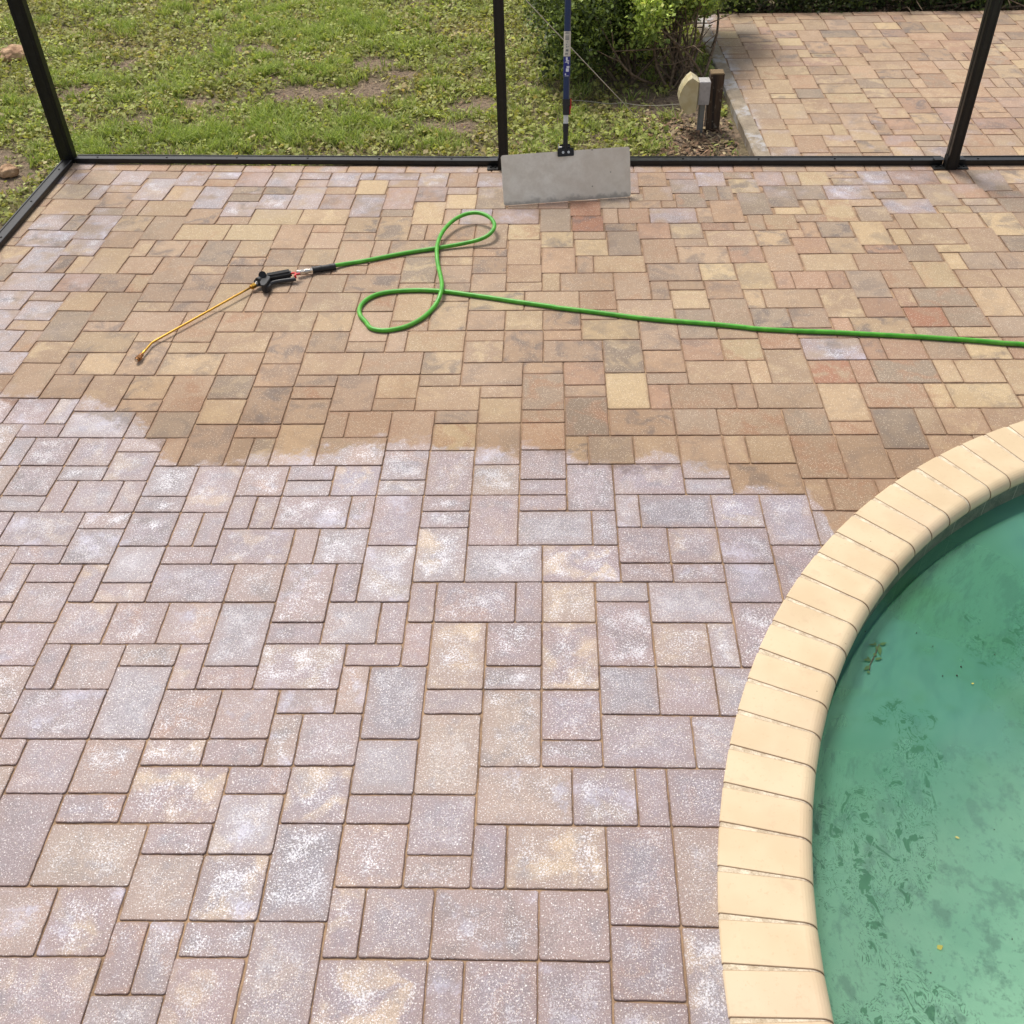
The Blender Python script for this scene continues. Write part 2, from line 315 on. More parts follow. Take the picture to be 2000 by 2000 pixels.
def grid_sheet(name,xs,ys,mat,hole=None,attr=True):
    X,Y=np.meshgrid(xs,ys); sh=X.shape; x=X.ravel();y=Y.ravel(); fade=np.clip((60-np.hypot(x,y-5))/50,0,1)
    z=lawn_h(x,y); V=np.stack([x,y,z],1); nx=sh[1]; I=np.arange(len(x)).reshape(sh)
    Fq=np.stack([I[:-1,:-1],I[:-1,1:],I[1:,1:],I[1:,:-1]],-1).reshape(-1,4)
    cx=x[Fq].mean(1);cy=y[Fq].mean(1)
    if hole: Fq=Fq[~((cx>hole[0])&(cx<hole[1])&(cy>hole[2])&(cy<hole[3]))]
    s=soilness(x,y); return pmesh(name,V,Fq,mat,{'soil':np.stack([s,s,s],1)})
xs=np.unique(np.concatenate([np.linspace(-150,-6,14),np.arange(-6,-1.64,.08),[-1.62],np.arange(-1.6,4.2,.06),np.linspace(4.3,9,16),[9.0],np.linspace(10,150,14)]))
ys=np.unique(np.concatenate([np.linspace(-150,-9,12),[-9.],np.linspace(-8,3.8,28),np.arange(3.86,9.5,.06),np.linspace(9.6,150,16)]))
ground=struct(grid_sheet('ground',xs,ys,soil_mat(),hole=(-1.60,9.0,-9.0,3.86)))
# bedding slab with a round hole for the pool
def slab():
    bm=bmesh.new(); N=96; ring=[]; ring2=[]
    for k in range(N):
        a=2*math.pi*k/N; ring.append(bm.verts.new((PC.x+2.0*math.cos(a),PC.y+2.0*math.sin(a),-.0044)))
        # matching points on the rectangle outline
        dx,dy=math.cos(a),math.sin(a)
        X0,X1,Y0,Y1=-1.652,9.02,-9.02,4.05
        tt=min([( (X1 if dx>0 else X0)-PC.x)/dx if abs(dx)>1e-6 else 1e9,((Y1 if dy>0 else Y0)-PC.y)/dy if abs(dy)>1e-6 else 1e9])
        ring2.append(bm.verts.new((PC.x+dx*tt,PC.y+dy*tt,-.0044)))
    # insert true rectangle corners as extra verts
    for k in range(N):
        a,b=ring2[k],ring2[(k+1)%N]
        same=abs(a.co.x-b.co.x)<1e-4 or abs(a.co.y-b.co.y)<1e-4
        if same: bm.faces.new((ring[k],a,b,ring[(k+1)%N]))
        else:
            X=a.co.x if abs(a.co.x-(-1.652))<1e-3 or abs(a.co.x-9.02)<1e-3 else b.co.x
            Y=a.co.y if abs(a.co.y-(-9.02))<1e-3 or abs(a.co.y-4.05)<1e-3 else b.co.y
            cv=bm.verts.new((X,Y,-.0044)); bm.faces.new((ring[k],a,cv,b,ring[(k+1)%N]))
    r=bmesh.ops.extrude_face_region(bm,geom=bm.faces[:]); 
    for v in [g for g in r['geom'] if isinstance(g,bmesh.types.BMVert)]: v.co.z=-.12
    # top stays at -.0044 : flip so first set is top
    return bm
patio_bed=struct(bmobj('patio_bed',slab(),M_SAND))
# ---------------------------------------------------------------- pavers
T0=[]
for q in '''-19,-50,12n -18,-50,22n -16,-50,22b -14,-50,21n -12,-50,22b -10,-50,21b -8,-50,22p -6,-50,22b -4,-50,21b -2,-50,22b 0,-50,11b 1,-50,31b 4,-50,22b 6,-50,22n 8,-50,22b 19,-50,22t 21,-50,21p 23,-50,22b 25,-50,21g 27,-50,22p 29,-50,12g 30,-50,22Y 32,-50,21n 34,-50,22b 36,-50,32p 39,-50,12Y 40,-50,12r 41,-50,23G 43,-50,22y -14,-49,23b -10,-49,21n -4,-49,21n 0,-49,22Y 2,-49,21n 21,-49,22G 25,-49,22Y 32,-49,21g -19,-48,22g -17,-48,12g -16,-48,21n -12,-48,22y -10,-48,23b -8,-48,21g -6,-48,21g -4,-48,23b -2,-48,21n 2,-48,23p 4,-48,22p 6,-48,21g 8,-48,23G 19,-48,22n 23,-48,12G 24,-48,12g 27,-48,23G 29,-48,22G 31,-48,32b 34,-48,21n 36,-48,12n 37,-48,23g 39,-48,22r -16,-47,22n -8,-47,21g -6,-47,22b -2,-47,22p 0,-47,23b 6,-47,22Y 12,-47,22r 16,-47,22g 21,-47,22G 25,-47,23G 34,-47,21G 41,-47,21G -19,-46,32n -14,-46,12n -13,-46,32y -8,-46,22b 4,-46,23Y 14,-46,22R 18,-46,21t 23,-46,23t 29,-46,12Y 30,-46,23Y 32,-46,21n 34,-46,32b 41,-46,22g -16,-45,21g -10,-45,22t -6,-45,32Y -3,-45,32y 2,-45,21g 6,-45,12n 7,-45,22b 9,-45,32p 12,-45,23g 16,-45,12n 17,-45,22r 19,-45,32b 27,-45,21Y 32,-45,22G 37,-45,21Y -19,-44,22b -17,-44,12g -16,-44,23b -14,-44,22y -12,-44,23n -8,-44,21n 0,-44,22y 2,-44,23y 14,-44,22R 26,-44,22y 34,-44,12n 35,-44,22y 39,-44,23Y -10,-43,32Y -7,-43,32Y -4,-43,23t -2,-43,21t 4,-43,12n 5,-43,32t 8,-43,23n 10,-43,22Y 16,-43,21n 18,-43,22r 20,-43,22g 22,-43,21r 29,-43,22g 31,-43,23Y -19,-42,32b -14,-42,22t -2,-42,22n 0,-42,21n 12,-42,22Y 14,-42,21n 16,-42,23g 22,-42,32n 25,-42,22y 33,-42,12Y 34,-42,32n 37,-42,23n -16,-41,22b -12,-41,12n -11,-41,22n -9,-41,12n -8,-41,23g -6,-41,22y 0,-41,23n 2,-41,12n 3,-41,32n 6,-41,22n 10,-41,23t 14,-41,22Y 18,-41,23n 20,-41,21n 27,-41,22r 29,-41,22y 39,-41,22g -18,-40,23b -14,-40,23y -4,-40,22n -2,-40,22y 8,-40,21t 12,-40,23t 20,-40,32n 23,-40,22r 25,-40,23n 31,-40,21r 33,-40,22g 35,-40,21Y -16,-39,12n -15,-39,12y -12,-39,22n -10,-39,23n -6,-39,21t 2,-39,22t 4,-39,23g 6,-39,21n 8,-39,22n 14,-39,12n 15,-39,32y 27,-39,32y 30,-39,32n 35,-39,12Y 36,-39,22g 38,-39,22n -8,-38,21n -6,-38,22n -4,-38,22y 0,-38,21n 6,-38,22n 10,-38,22t 18,-38,32n 21,-38,22Y 23,-38,23Y 33,-38,23Y -18,-37,32b -15,-37,22p -13,-37,22n -11,-37,12y -8,-37,23n -2,-37,12n -1,-37,22n 1,-37,32n 8,-37,22n 12,-37,12y 13,-37,32n 16,-37,23n 25,-37,12r 26,-37,22r 28,-37,12r 29,-37,23g 31,-37,22n 35,-37,22n 37,-37,22n -10,-36,22n -6,-36,23y -4,-36,21n 4,-36,21n 6,-36,21n 10,-36,21n 18,-36,12n 19,-36,21n 21,-36,22t -18,-35,22b -16,-35,21n -14,-35,22y -12,-35,23n -4,-35,12n -3,-35,22t -1,-35,32n 2,-35,22n 4,-35,23y 6,-35,21n 8,-35,32Y 11,-35,32n 14,-35,22t 19,-35,22y 23,-35,12y 24,-35,32n 27,-35,23n 31,-35,12r 32,-35,32g 35,-35,23y -16,-34,22b -10,-34,21n -8,-34,21n 6,-34,23y 16,-34,32n 21,-34,23n 29,-34,22r -18,-33,22b -14,-33,23g -10,-33,32n -7,-33,23n -5,-33,22n -3,-33,32n 0,-33,22y 2,-33,23n 8,-33,22n 10,-33,22y 12,-33,22t 14,-33,21n 19,-33,23g 23,-33,22g 25,-33,22n 31,-33,22R 33,-33,22g -16,-32,21n -12,-32,21n 4,-32,21n 14,-32,32Y 17,-32,23n 27,-32,12r 28,-32,32y 35,-32,22g -17,-31,22b -15,-31,12n -12,-31,32y -9,-31,21n -5,-31,32n -2,-31,23n 0,-31,22n 4,-31,12n 5,-31,32y 8,-31,21t 10,-31,23n 12,-31,21t 21,-31,21n 23,-31,22r 25,-31,21r 31,-31,21g 33,-31,21y -14,-30,22n -9,-30,23n -7,-30,21y 2,-30,21n 8,-30,22n 12,-30,32n 15,-30,23G 19,-30,22r 21,-30,22Y 25,-30,32b 28,-30,12r 29,-30,22r 31,-30,22n 33,-30,22Y 35,-30,22r -16,-29,22b -12,-29,12n -11,-29,22y -7,-29,32y -4,-29,22n 0,-29,32n 3,-29,32n 6,-29,22y 17,-29,22t 23,-29,23n -14,-28,23n -2,-28,22t 8,-28,32n 11,-28,21t 13,-28,22r 19,-28,32n 22,-28,12y 25,-28,22R 27,-28,12r 28,-28,32g 31,-28,12y 32,-28,22y 34,-28,23y -16,-27,22n -12,-27,22n -10,-27,23n -8,-27,22y -6,-27,23n -4,-27,22G 0,-27,21n 2,-27,23n 4,-27,22y 6,-27,21n 11,-27,23g 15,-27,23Y 17,-27,21g -2,-26,23n 0,-26,21n 6,-26,32n 9,-26,21n 13,-26,21n 17,-26,12r 18,-26,32n 21,-26,12n 22,-26,32n 25,-26,23y 27,-26,32n 30,-26,12Y 31,-26,32Y -15,-25,22n -13,-25,22n -11,-25,12g -8,-25,21n -4,-25,22y 0,-25,22n 4,-25,21t 9,-25,22y 13,-25,23G 34,-25,22y -10,-24,32g -7,-24,12n -6,-24,22g 2,-24,12n 3,-24,22n 5,-24,23n 7,-24,21g 11,-24,21n 15,-24,32t 18,-24,22g 20,-24,32n 23,-24,22g 27,-24,23g 29,-24,12n 30,-24,22n 32,-24,22n -14,-23,23y -12,-23,21n -4,-23,23n -2,-23,21t 0,-23,23y 7,-23,22Y 9,-23,23n 25,-23,21t -12,-22,12g -11,-22,22n -9,-22,22n -7,-22,21t -5,-22,12n -2,-22,12n -1,-22,12g 2,-22,32n 13,-22,12y 14,-22,22g 18,-22,23n 20,-22,12n 21,-22,22y 23,-22,23n 25,-22,23n 29,-22,22n -7,-21,22n 5,-21,22g 7,-21,23n 11,-21,22n 27,-21,22t -13,-20,22y -11,-20,22n -9,-20,21g -5,-20,22g -3,-20,23n -1,-20,22n 1,-20,21n 3,-20,22b 9,-20,22y 13,-20,23n 15,-20,32n 20,-20,32n -9,-19,12n -8,-19,22n -6,-19,12n 1,-19,21g 5,-19,21g 11,-19,21n 18,-19,21g 23,-19,12n 24,-19,22n -11,-18,21g -5,-18,21g -1,-18,12n 0,-18,12n 1,-18,32n 4,-18,12n 5,-18,23n 7,-18,21n 9,-18,23n 11,-18,21n 15,-18,12g 16,-18,32g 19,-18,22b 21,-18,23b -12,-17,22n -10,-17,32n -7,-17,21n -5,-17,22n -3,-17,12n -2,-17,12n 7,-17,21n 11,-17,32g 14,-17,12g 23,-17,22g -7,-16,22g -1,-16,32n 2,-16,12n 3,-16,22g 7,-16,23g 15,-16,22n 17,-16,22n 19,-16,22n -11,-15,22n -9,-15,21n -5,-15,22g -3,-15,21n 5,-15,23g 9,-15,32g 12,-15,32n 21,-15,23n -9,-14,12n -8,-14,21n -6,-14,12n -3,-14,32n 0,-14,22t 2,-14,23n 4,-14,12n 15,-14,21n 17,-14,21n 19,-14,22b -8,-13,22n -5,-13,21n 7,-13,12n 8,-13,32n 11,-13,12n 12,-13,22y 14,-13,21g 16,-13,32g -6,-12,22n -4,-12,22n -2,-12,22n 0,-12,23g 4,-12,22g 6,-12,12n 14,-12,23n 19,-12,23n -8,-11,22n 2,-11,21n 7,-11,12n 8,-11,23y 10,-11,22n 12,-11,23n 16,-11,22t 18,-11,12g -6,-10,12n -5,-10,22t -3,-10,21t -1,-10,12n 2,-10,32n 5,-10,21n -8,-9,22t -3,-9,23g 0,-9,21n 5,-9,12t 6,-9,23g 10,-9,21g 14,-9,22g 16,-9,22n 18,-9,22g -6,-8,32n -1,-8,22n 1,-8,22n 3,-8,21n 8,-8,21n 10,-8,23y 12,-8,22n 3,-7,12t 4,-7,22n 8,-7,23y 14,-7,32n 17,-7,22g -7,-6,21n -5,-6,22n -3,-6,22t -1,-6,21n 1,-6,21n 6,-6,22g 12,-6,21n -7,-5,22y -1,-5,32n 2,-5,21n 4,-5,22n 10,-5,32y 13,-5,22n 15,-5,12n 16,-5,22n -5,-4,23n -3,-4,21n 2,-4,22g 6,-4,21n 8,-4,22n -3,-3,32y 0,-3,21n 4,-3,23g 6,-3,22n 10,-3,12n 11,-3,32y 14,-3,23n 16,-3,23t 0,-2,22y 2,-2,22g 8,-2,21t -4,-1,22t -2,-1,22n 6,-1,12n 7,-1,22n 9,-1,32n 12,-1,22n 0,0,12n 1,0,12g 2,0,21n 4,0,23n 14,0,22n 16,0,23g -3,1,32n 2,1,23n 6,1,32n 9,1,12n 10,1,22n 12,1,23n 14,2,22n'''.split():
    a,b,c=q.split(','); T0.append((int(a),int(b),int(c[0]),int(c[1]),c[2]))
def cols_main(R,i,j):
    return R.choice('nnnnntygtg') if j>-50 else R.choice('nnrtntp')
T1=auto_fill(T0,-21,96,-51,60,3,cols_main) if False else None
border=[]; i=-21; R_=random.Random(2)
while i<90:
    a=R_.choice([3,2,1,3,2]); border.append((i,-51,a,1,R_.choice('nrtnpr'))); i+=a
T0+=border
T0+=auto_fill(T0,-21,80,-50,58,3,cols_main)
def keep_main(c): return -1.75<c.x<8.9 and -8.8<c.y<4.3 and math.hypot(c.x-PC.x,c.y-PC.y)>RO-.10
def clip_half(poly,pt,n):
    out=[]; N=len(poly)
    for k in range(N):
        a,b=poly[k],poly[(k+1)%N]; da=(a-pt).dot(n); db=(b-pt).dot(n)
        if da>=0: out.append(a)
        if (da>0)!=(db>0) and abs(da-db)>1e-9: out.append(a.lerp(b,da/(da-db)))
    # drop doubles
    res=[]
    for q in out:
        if not res or (q-res[-1]).length>.0012: res.append(q)
    if len(res)>2 and (res[0]-res[-1]).length<.0012: res.pop()
    return res if len(res)>=3 else None
def clip_main(poly):
    P3=Vector((PC.x,PC.y,0))
    if min((q-P3).length for q in poly)<RO-.012:
        # keep outside: clip against the tangent at the paver's own angle
        c=sum(poly,Vector())/len(poly); n=(c-P3).normalized(); poly=clip_half(poly,P3+n*(RO-.014),n)
        if poly is None: return None
    if min(q.x for q in poly)<-1.62: poly=clip_half(poly,Vector((-1.62,0,0)),Vector((1,0,0)))
    if poly is None: return None
    if max(q.y for q in poly)>3.8:
        cx=sum(q.x for q in poly)/len(poly); poly=clip_half(poly,Vector((cx,rail_y(cx)+.045,0)),Vector((-.05,-1,0)).normalized())
    return poly
build_pavers('patio',T0,fwd,keep_main,clip_main,0,M_PAV,11)
# side patio beyond the cage
def fwd2(i,j): return 2.022+i*U-.002*j,4.02+j*U-.022*i*U*0-(i*U)*.035
T2=[]; j=0
R2=random.Random(9)

kv=[];kf=[]
for k in range(60):
    y=3.99+k*.0418; x0,_=fwd2(0,k*.54); wob=.0015*math.sin(k*1.3)
    kv+=[(x0-.004+wob,y,-.1),(x0-.004+wob,y,.001),(x0+.003+wob,y,.0065),(x0+.0745,y,.0065),(x0+.0765,y,-.02)]
for k in range(59):
    for q in range(4): a=k*5+q; kf.append((a,a+5,a+6,a+1))
kf+=[(0,1,2,3,4),(299,298,297,296,295)]
t=NT('concrete_edging'); n=t.noise(11,detail=5,rough=.7); n2=t.noise(150,detail=3); c=t.mix(t.mr(n,.35,.65),srgb(132,118,100),srgb(160,146,126)); c=t.mix(t.m_('MULTIPLY',t.mr(t.noise(5,detail=5,rough=.7),.48,.6),.6),c,srgb(186,186,190)); c=t.mix(t.m_('MULTIPLY',t.mr(n2,.5,.68),.4),c,srgb(100,90,76))
struct(link('concrete_edging',mesh('concrete_edging',kv,kf),t.bsdf(Base_Color=c,Roughness=.85,Normal=t.bump(n2,.002))))
i=1
def cols2(R,i,j): return R.choice('nnnyyttYgrtnp')
while i<60: a=R2.choice([2,3,2]); T2.append((i,31,a,1,R2.choice('rtn'))); i+=a
T2+=auto_fill(T2,1,60,0,31,21,cols2)
def clip2(poly):
    cx=sum(q.x for q in poly)/len(poly)
    if min(q.y for q in poly)<4.1: poly=clip_half(poly,Vector((cx,rail_y(cx)+.057,0)),Vector((.04,1,0)).normalized())
    return poly
build_pavers('side_patio',T2,fwd2,lambda c:c.y<6.5 and c.y>rail_y(c.x)+.05,clip2,.004,M_PAV2,12)
bm=bmesh.new()
vs=[bm.verts.new(q) for q in [(2.016,3.935,-.0005),(6.7,3.8,-.0005),(6.7,6.26,-.0005),(2.0,6.44,-.0005)]]; f=bm.faces.new(vs)
r=bmesh.ops.extrude_face_region(bm,geom=[f])
for v in [g for g in r['geom'] if isinstance(g,bmesh.types.BMVert)]: v.co.z=-.1
struct(bmobj('side_patio_bed',bm,M_SAND))
# ---------------------------------------------------------------- pool
def coping_mat():
    t=NT('coping_cream_brick'); n1=t.noise(7,detail=3); n2=t.noise(90,detail=3,rough=.7); n3=t.noise(2.2,detail=3)
    c=t.mix(t.mr(n1,.3,.7),srgb(220,199,163),srgb(210,186,149)); c=t.mix(t.m_('MULTIPLY',t.mr(n3,.52,.7),.4),c,srgb(222,196,168))
    vor=t.n('TexVoronoi',{'Vector':t.pos(),'Scale':26.,'Randomness':1.}); sp=t.m_('MULTIPLY',t.m_('LESS_THAN',vor.outputs['Distance'],.05),t.m_('GREATER_THAN',t.sep(vor.outputs['Color'])[0],.72))
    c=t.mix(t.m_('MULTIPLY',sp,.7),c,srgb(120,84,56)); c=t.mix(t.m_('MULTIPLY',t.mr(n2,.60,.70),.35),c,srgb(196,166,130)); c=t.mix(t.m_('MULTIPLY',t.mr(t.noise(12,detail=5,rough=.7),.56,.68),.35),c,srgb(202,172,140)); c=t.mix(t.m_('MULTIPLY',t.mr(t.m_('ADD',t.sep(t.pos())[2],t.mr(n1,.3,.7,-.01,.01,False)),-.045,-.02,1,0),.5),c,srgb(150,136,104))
    rc=t.sep(t.attr('cop').outputs['Vector']); c=t.mix(1.,c,t.n('CombineColor',{0:rc[0],1:rc[0],2:rc[0]}).outputs[0],'MULTIPLY')
    c=t.mix(t.m_('MULTIPLY',t.mr(rc[1],.0,.0026,1,0),.85),c,srgb(120,82,54))
    return t.bsdf(Base_Color=c,Roughness=.55,Normal=t.bump(n2,.0006,.5))
def grout_mat():
    t=NT('coping_grout'); n=t.noise(45,detail=4,rough=.75); n2=t.noise(220)
    c=t.mix(t.mr(n,.35,.65),srgb(178,160,134),srgb(214,200,176)); c=t.mix(t.m_('MULTIPLY',t.mr(n2,.55,.7),.3),c,srgb(120,96,72))
    return t.bsdf(Base_Color=c,Roughness=.9,Normal=t.bump(n2,.002))
pool=empty('swimming_pool',(PC.x,PC.y,0),'round-edged swimming pool of green water rimmed with cream brick coping','swimming pool')
def prof(top,ri,ro,bot,rb):
    P=[(ro,bot),(ro,top-.003),(ro-.003,top)]
    P+=[(ri+rb-rb*math.sin(a),top-rb+rb*math.cos(a)) for a in [math.pi/2*k/7 for k in range(8)]]
    P+=[(ri+.004,top-rb-.012),(ri+.012,bot)]
    return P
JA=[math.atan2(y-PC.y,x-PC.x) for x,y in [(1.302,-.211),(1.307,-.102),(1.315,.007),(1.328,.119),(1.348,.23),(1.371,.335),(1.404,.444),(1.438,.551),(1.478,.654),(1.519,.754),(1.576,.859),(1.629,.95),(1.687,1.04),(1.748,1.134),(1.818,1.227),(1.893,1.309),(1.972,1.386),(2.052,1.457),(2.141,1.537),(2.24,1.598),(2.33,1.651),(2.429,1.701),(2.52,1.747)]]
JA=[a%(2*math.pi) for a in JA]; JA.sort(reverse=True)   # going clockwise from the left side upward
st=.0520; a=JA[-1]
while a-st>JA[0]-2*math.pi+.03: a-=st; JA.append(a)
V=[];FA=[];AT=[]; Rc=random.Random(4)
pf=prof(.0075,RI,RO,-.05,.034)
for a0,a1 in zip(JA,JA[1:]+[JA[0]-2*math.pi]):
    am=(a0+a1)/2; da=a0-a1
    # rectangular brick, parallel sides; the joint widens outward; top-left side carries the grout
    w=min(RI*da-.0025,.0985); am+=0; rad=Vector((math.cos(am),math.sin(am))); tan=Vector((math.sin(am),-math.cos(am)))
    # sit each brick against its clockwise neighbour
    sh=(RO*da-w)/2-.002; k0=.88+.05*Rc.random(); tilt=(Rc.random()-.5)*.0018
    prev=None
    for s_,(off) in enumerate((-w/2,-w/2+.0022,w/2-.0022,w/2)):
        ring=[]
        for (rr,zz) in pf:
            dz=-.0015 if s_ in(0,3) else 0; q=PC+rad*rr*1.0+tan*off
            # keep the inner face on the circle
            ring.append(len(V)); V.append((q.x,q.y,zz+dz+tilt*off/w)); AT.append((k0,min(abs(off+w/2),abs(w/2-off)),0))
        if prev:
            for k in range(len(ring)-1): FA.append((prev[k],prev[k+1],ring[k+1],ring[k]))
        else: FA.append(tuple(ring))
        prev=ring
    FA.append(tuple(prev[::-1]))
me=mesh('coping',V,FA); at=me.attributes.new('cop','FLOAT_COLOR','POINT'); arr=np.ones((len(V),4),np.float32); arr[:,:3]=AT; at.data.foreach_set('color',arr.ravel())
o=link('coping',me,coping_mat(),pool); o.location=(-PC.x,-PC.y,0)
bmx=bmesh.new(); bmx.from_mesh(me); bmesh.ops.recalc_face_normals(bmx,faces=bmx.faces); bmx.to_mesh(me); bmx.free()
def lathe(name,pts,mat,parent,N=160,smooth=True,flip=False):
    V=[];FA=[];n=len(pts)
    for k in range(N):
        a=2*math.pi*k/N
        for r,z in pts: V.append((r*math.cos(a),r*math.sin(a),z))
    for k in range(N):
        for m in range(n-1):
            q=(k*n+m,k*n+m+1,((k+1)%N)*n+m+1,((k+1)%N)*n+m); FA.append(q if not flip else q[::-1])
    return link(name,mesh(name,V,FA),mat,parent,smooth=smooth)
gp=prof(.0052,RI+.003,RO-.001,-.045,.033)
lathe('coping_grout',gp,grout_mat(),pool)
def tile_mat():
    t=NT('waterline_tile'); x,y,z=t.sep(t.pos()); ang=t.m_('MULTIPLY',t.m_('ARCTAN2',t.m_('SUBTRACT',y,PC.y),t.m_('SUBTRACT',x,PC.x)),12.7)
    g=t.m_('LESS_THAN',t.m_('ABSOLUTE',t.m_('SUBTRACT',t.m_('FRACT',t.m_('ADD',ang,100.)),.5)),.012)
    n=t.noise(30,detail=4); c=t.mix(t.mr(n,.35,.65),srgb(84,88,78),srgb(112,114,100)); c=t.mix(t.mr(t.noise(190,detail=2),.55,.65,0,.5),c,srgb(150,150,130)); c=t.mix(g,c,srgb(168,166,148))
    return t.bsdf(Base_Color=c,Roughness=.35)
lathe('waterline_tile',[(RI+.0105,-.045),(RI+.0105,-.2)],tile_mat(),pool,smooth=True,flip=True)
def shell_mat():
    t=NT('algae_stained_plaster'); P=t.pos(); n1=t.noise(2.3,detail=4,rough=.6,dist=.5); n2=t.noise(9,detail=5,rough=.65); n3=t.noise(40,detail=4,rough=.7)
    c=t.mix(t.mr(n1,.38,.62),srgb(222,234,214),srgb(186,212,190)); c=t.mix(t.m_('MULTIPLY',t.mr(n2,.50,.64),.65),c,srgb(84,100,88)); c=t.mix(t.m_('MULTIPLY',t.mr(n3,.54,.68),.5),c,srgb(80,96,80))
    return t.bsdf(Base_Color=c,Roughness=.8)
fl=[(RI+.004,-.197),(RI-.006,-.26),(RI-.03,-.5),(RI-.12,-.72),(RI-.3,-.86),(RI-.6,-.95),(1.0,-1.0),(.5,-1.02),(0,-1.02)]
lathe('shell',fl,shell_mat(),pool,flip=True)
def water_mat():
    t=NT('murky_green_water'); P=t.pos(); rip=t.n('VectorMath',{0:P,1:(1,1,1)},operation='MULTIPLY').outputs[0]
    x,y,z=t.sep(P)
    n1=t.noise(3.2,detail=3,dist=.4)
    # suspended algae: thicker along the deep upper-left, thinning towards the clear shallow side
    g=t.m_('ADD',t.m_('MULTIPLY',t.m_('SUBTRACT',y,-.15),.75),t.m_('MULTIPLY',t.m_('SUBTRACT',2.05,x),.45)); g=t.m_('ADD',g,t.mr(t.noise(1.7,detail=4,rough=.55,dist=.6),.25,.75,-.22,.22,False))
    gg=t.mr(g,.04,.78)
    turb=t.mix(t.mr(t.noise(1.3,detail=2),.4,.62),srgb(66,122,98),srgb(76,132,118)); turb=t.mix(t.mr(t.noise(2.4,detail=4,rough=.6),.50,.7),turb,srgb(58,114,80)); turb=t.mix(gg,srgb(146,190,172),turb)
    dif=t.n('BsdfDiffuse',{'Color':turb}).outputs[0]
    tr=t.n('BsdfTransparent',{'Color':t.mix(gg,(.80,.97,.89,1),(.50,.78,.66,1))}).outputs[0]
    body=t.n('MixShader',{0:t.m_('ADD',t.m_('MULTIPLY',gg,.50),.16),1:tr,2:dif}).outputs[0]
    # dark tree-branch reflections along the left wall, painted into the water colour
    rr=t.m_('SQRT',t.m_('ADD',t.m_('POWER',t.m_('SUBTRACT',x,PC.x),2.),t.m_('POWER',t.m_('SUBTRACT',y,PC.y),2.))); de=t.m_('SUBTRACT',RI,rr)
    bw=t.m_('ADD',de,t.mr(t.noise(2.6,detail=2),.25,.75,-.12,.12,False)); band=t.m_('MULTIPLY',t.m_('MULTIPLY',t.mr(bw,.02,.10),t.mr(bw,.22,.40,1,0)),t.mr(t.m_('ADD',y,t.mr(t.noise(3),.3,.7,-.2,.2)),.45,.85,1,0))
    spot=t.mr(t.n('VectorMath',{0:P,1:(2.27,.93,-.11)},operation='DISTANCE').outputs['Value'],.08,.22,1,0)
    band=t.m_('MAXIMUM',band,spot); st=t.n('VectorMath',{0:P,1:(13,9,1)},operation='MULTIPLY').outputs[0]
    q=t.noise(1.6,st,detail=5,rough=.62,dist=1.4); fil=t.m_('MAXIMUM',t.mr(q,.56,.60),t.mr(t.m_('ABSOLUTE',t.m_('SUBTRACT',q,.49)),.003,.014,1,0)); fil=t.m_('MULTIPLY',fil,t.mr(t.m_('MULTIPLY',band,t.mr(t.noise(5,detail=2),.3,.6)),.22,.34))  # fil: mask of the painted branch reflections
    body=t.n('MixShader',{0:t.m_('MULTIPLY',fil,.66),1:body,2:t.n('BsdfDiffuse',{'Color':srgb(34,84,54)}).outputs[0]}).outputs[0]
    bp=t.bump(t.noise(7,rip,detail=2),.004,.35)
    gl=t.n('BsdfGlossy',{'Color':(1,1,1,1),'Roughness':.02,'Normal':bp}).outputs[0]; fr=t.n('Fresnel',{'IOR':1.33,'Normal':bp}).outputs[0]
    o=t.n('MixShader',{0:t.m_('MULTIPLY',fr,1.),1:body,2:gl}).outputs[0]; t.t.links.new(o,t.out.inputs[0]); return t.m
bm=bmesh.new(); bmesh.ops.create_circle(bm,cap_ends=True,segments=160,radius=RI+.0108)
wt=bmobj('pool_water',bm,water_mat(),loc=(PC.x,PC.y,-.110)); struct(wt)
for n_ in wt.data.polygons: pass
# ---------------------------------------------------------------- screen cage frame
def alu(name,c,rough=.38):
    t=NT(name); n=t.noise(35,detail=4,rough=.7); n2=t.noise(300)
    cc=t.mix(t.m_('MULTIPLY',t.mr(n,.5,.68),.3),c,tuple(min(1,v*2.4+.02) for v in c[:3])+(1,))
    return t.bsdf(Base_Color=cc,Roughness=t.mr(n,.3,.7,rough-.08,rough+.15,False),Metallic=0.,Specular_IOR_Level=.4)
M_BLK=alu('black_painted_aluminium',(.0045,.0044,.0042,1)); M_BLK2=alu('black_groove',(.004,.004,.004,1),.6)
frame=empty('screen_enclosure_frame',(.72,4.02,0),'black aluminium frame of the pool screen cage with three uprights','screen frame')
def fobj(name,bm,mat=M_BLK,parent=None,bevel=0): 
    o=bmobj(name,bm,mat,parent or frame,bevel=bevel); 
    if (parent or frame) is frame: o.location=-frame.location
    return o
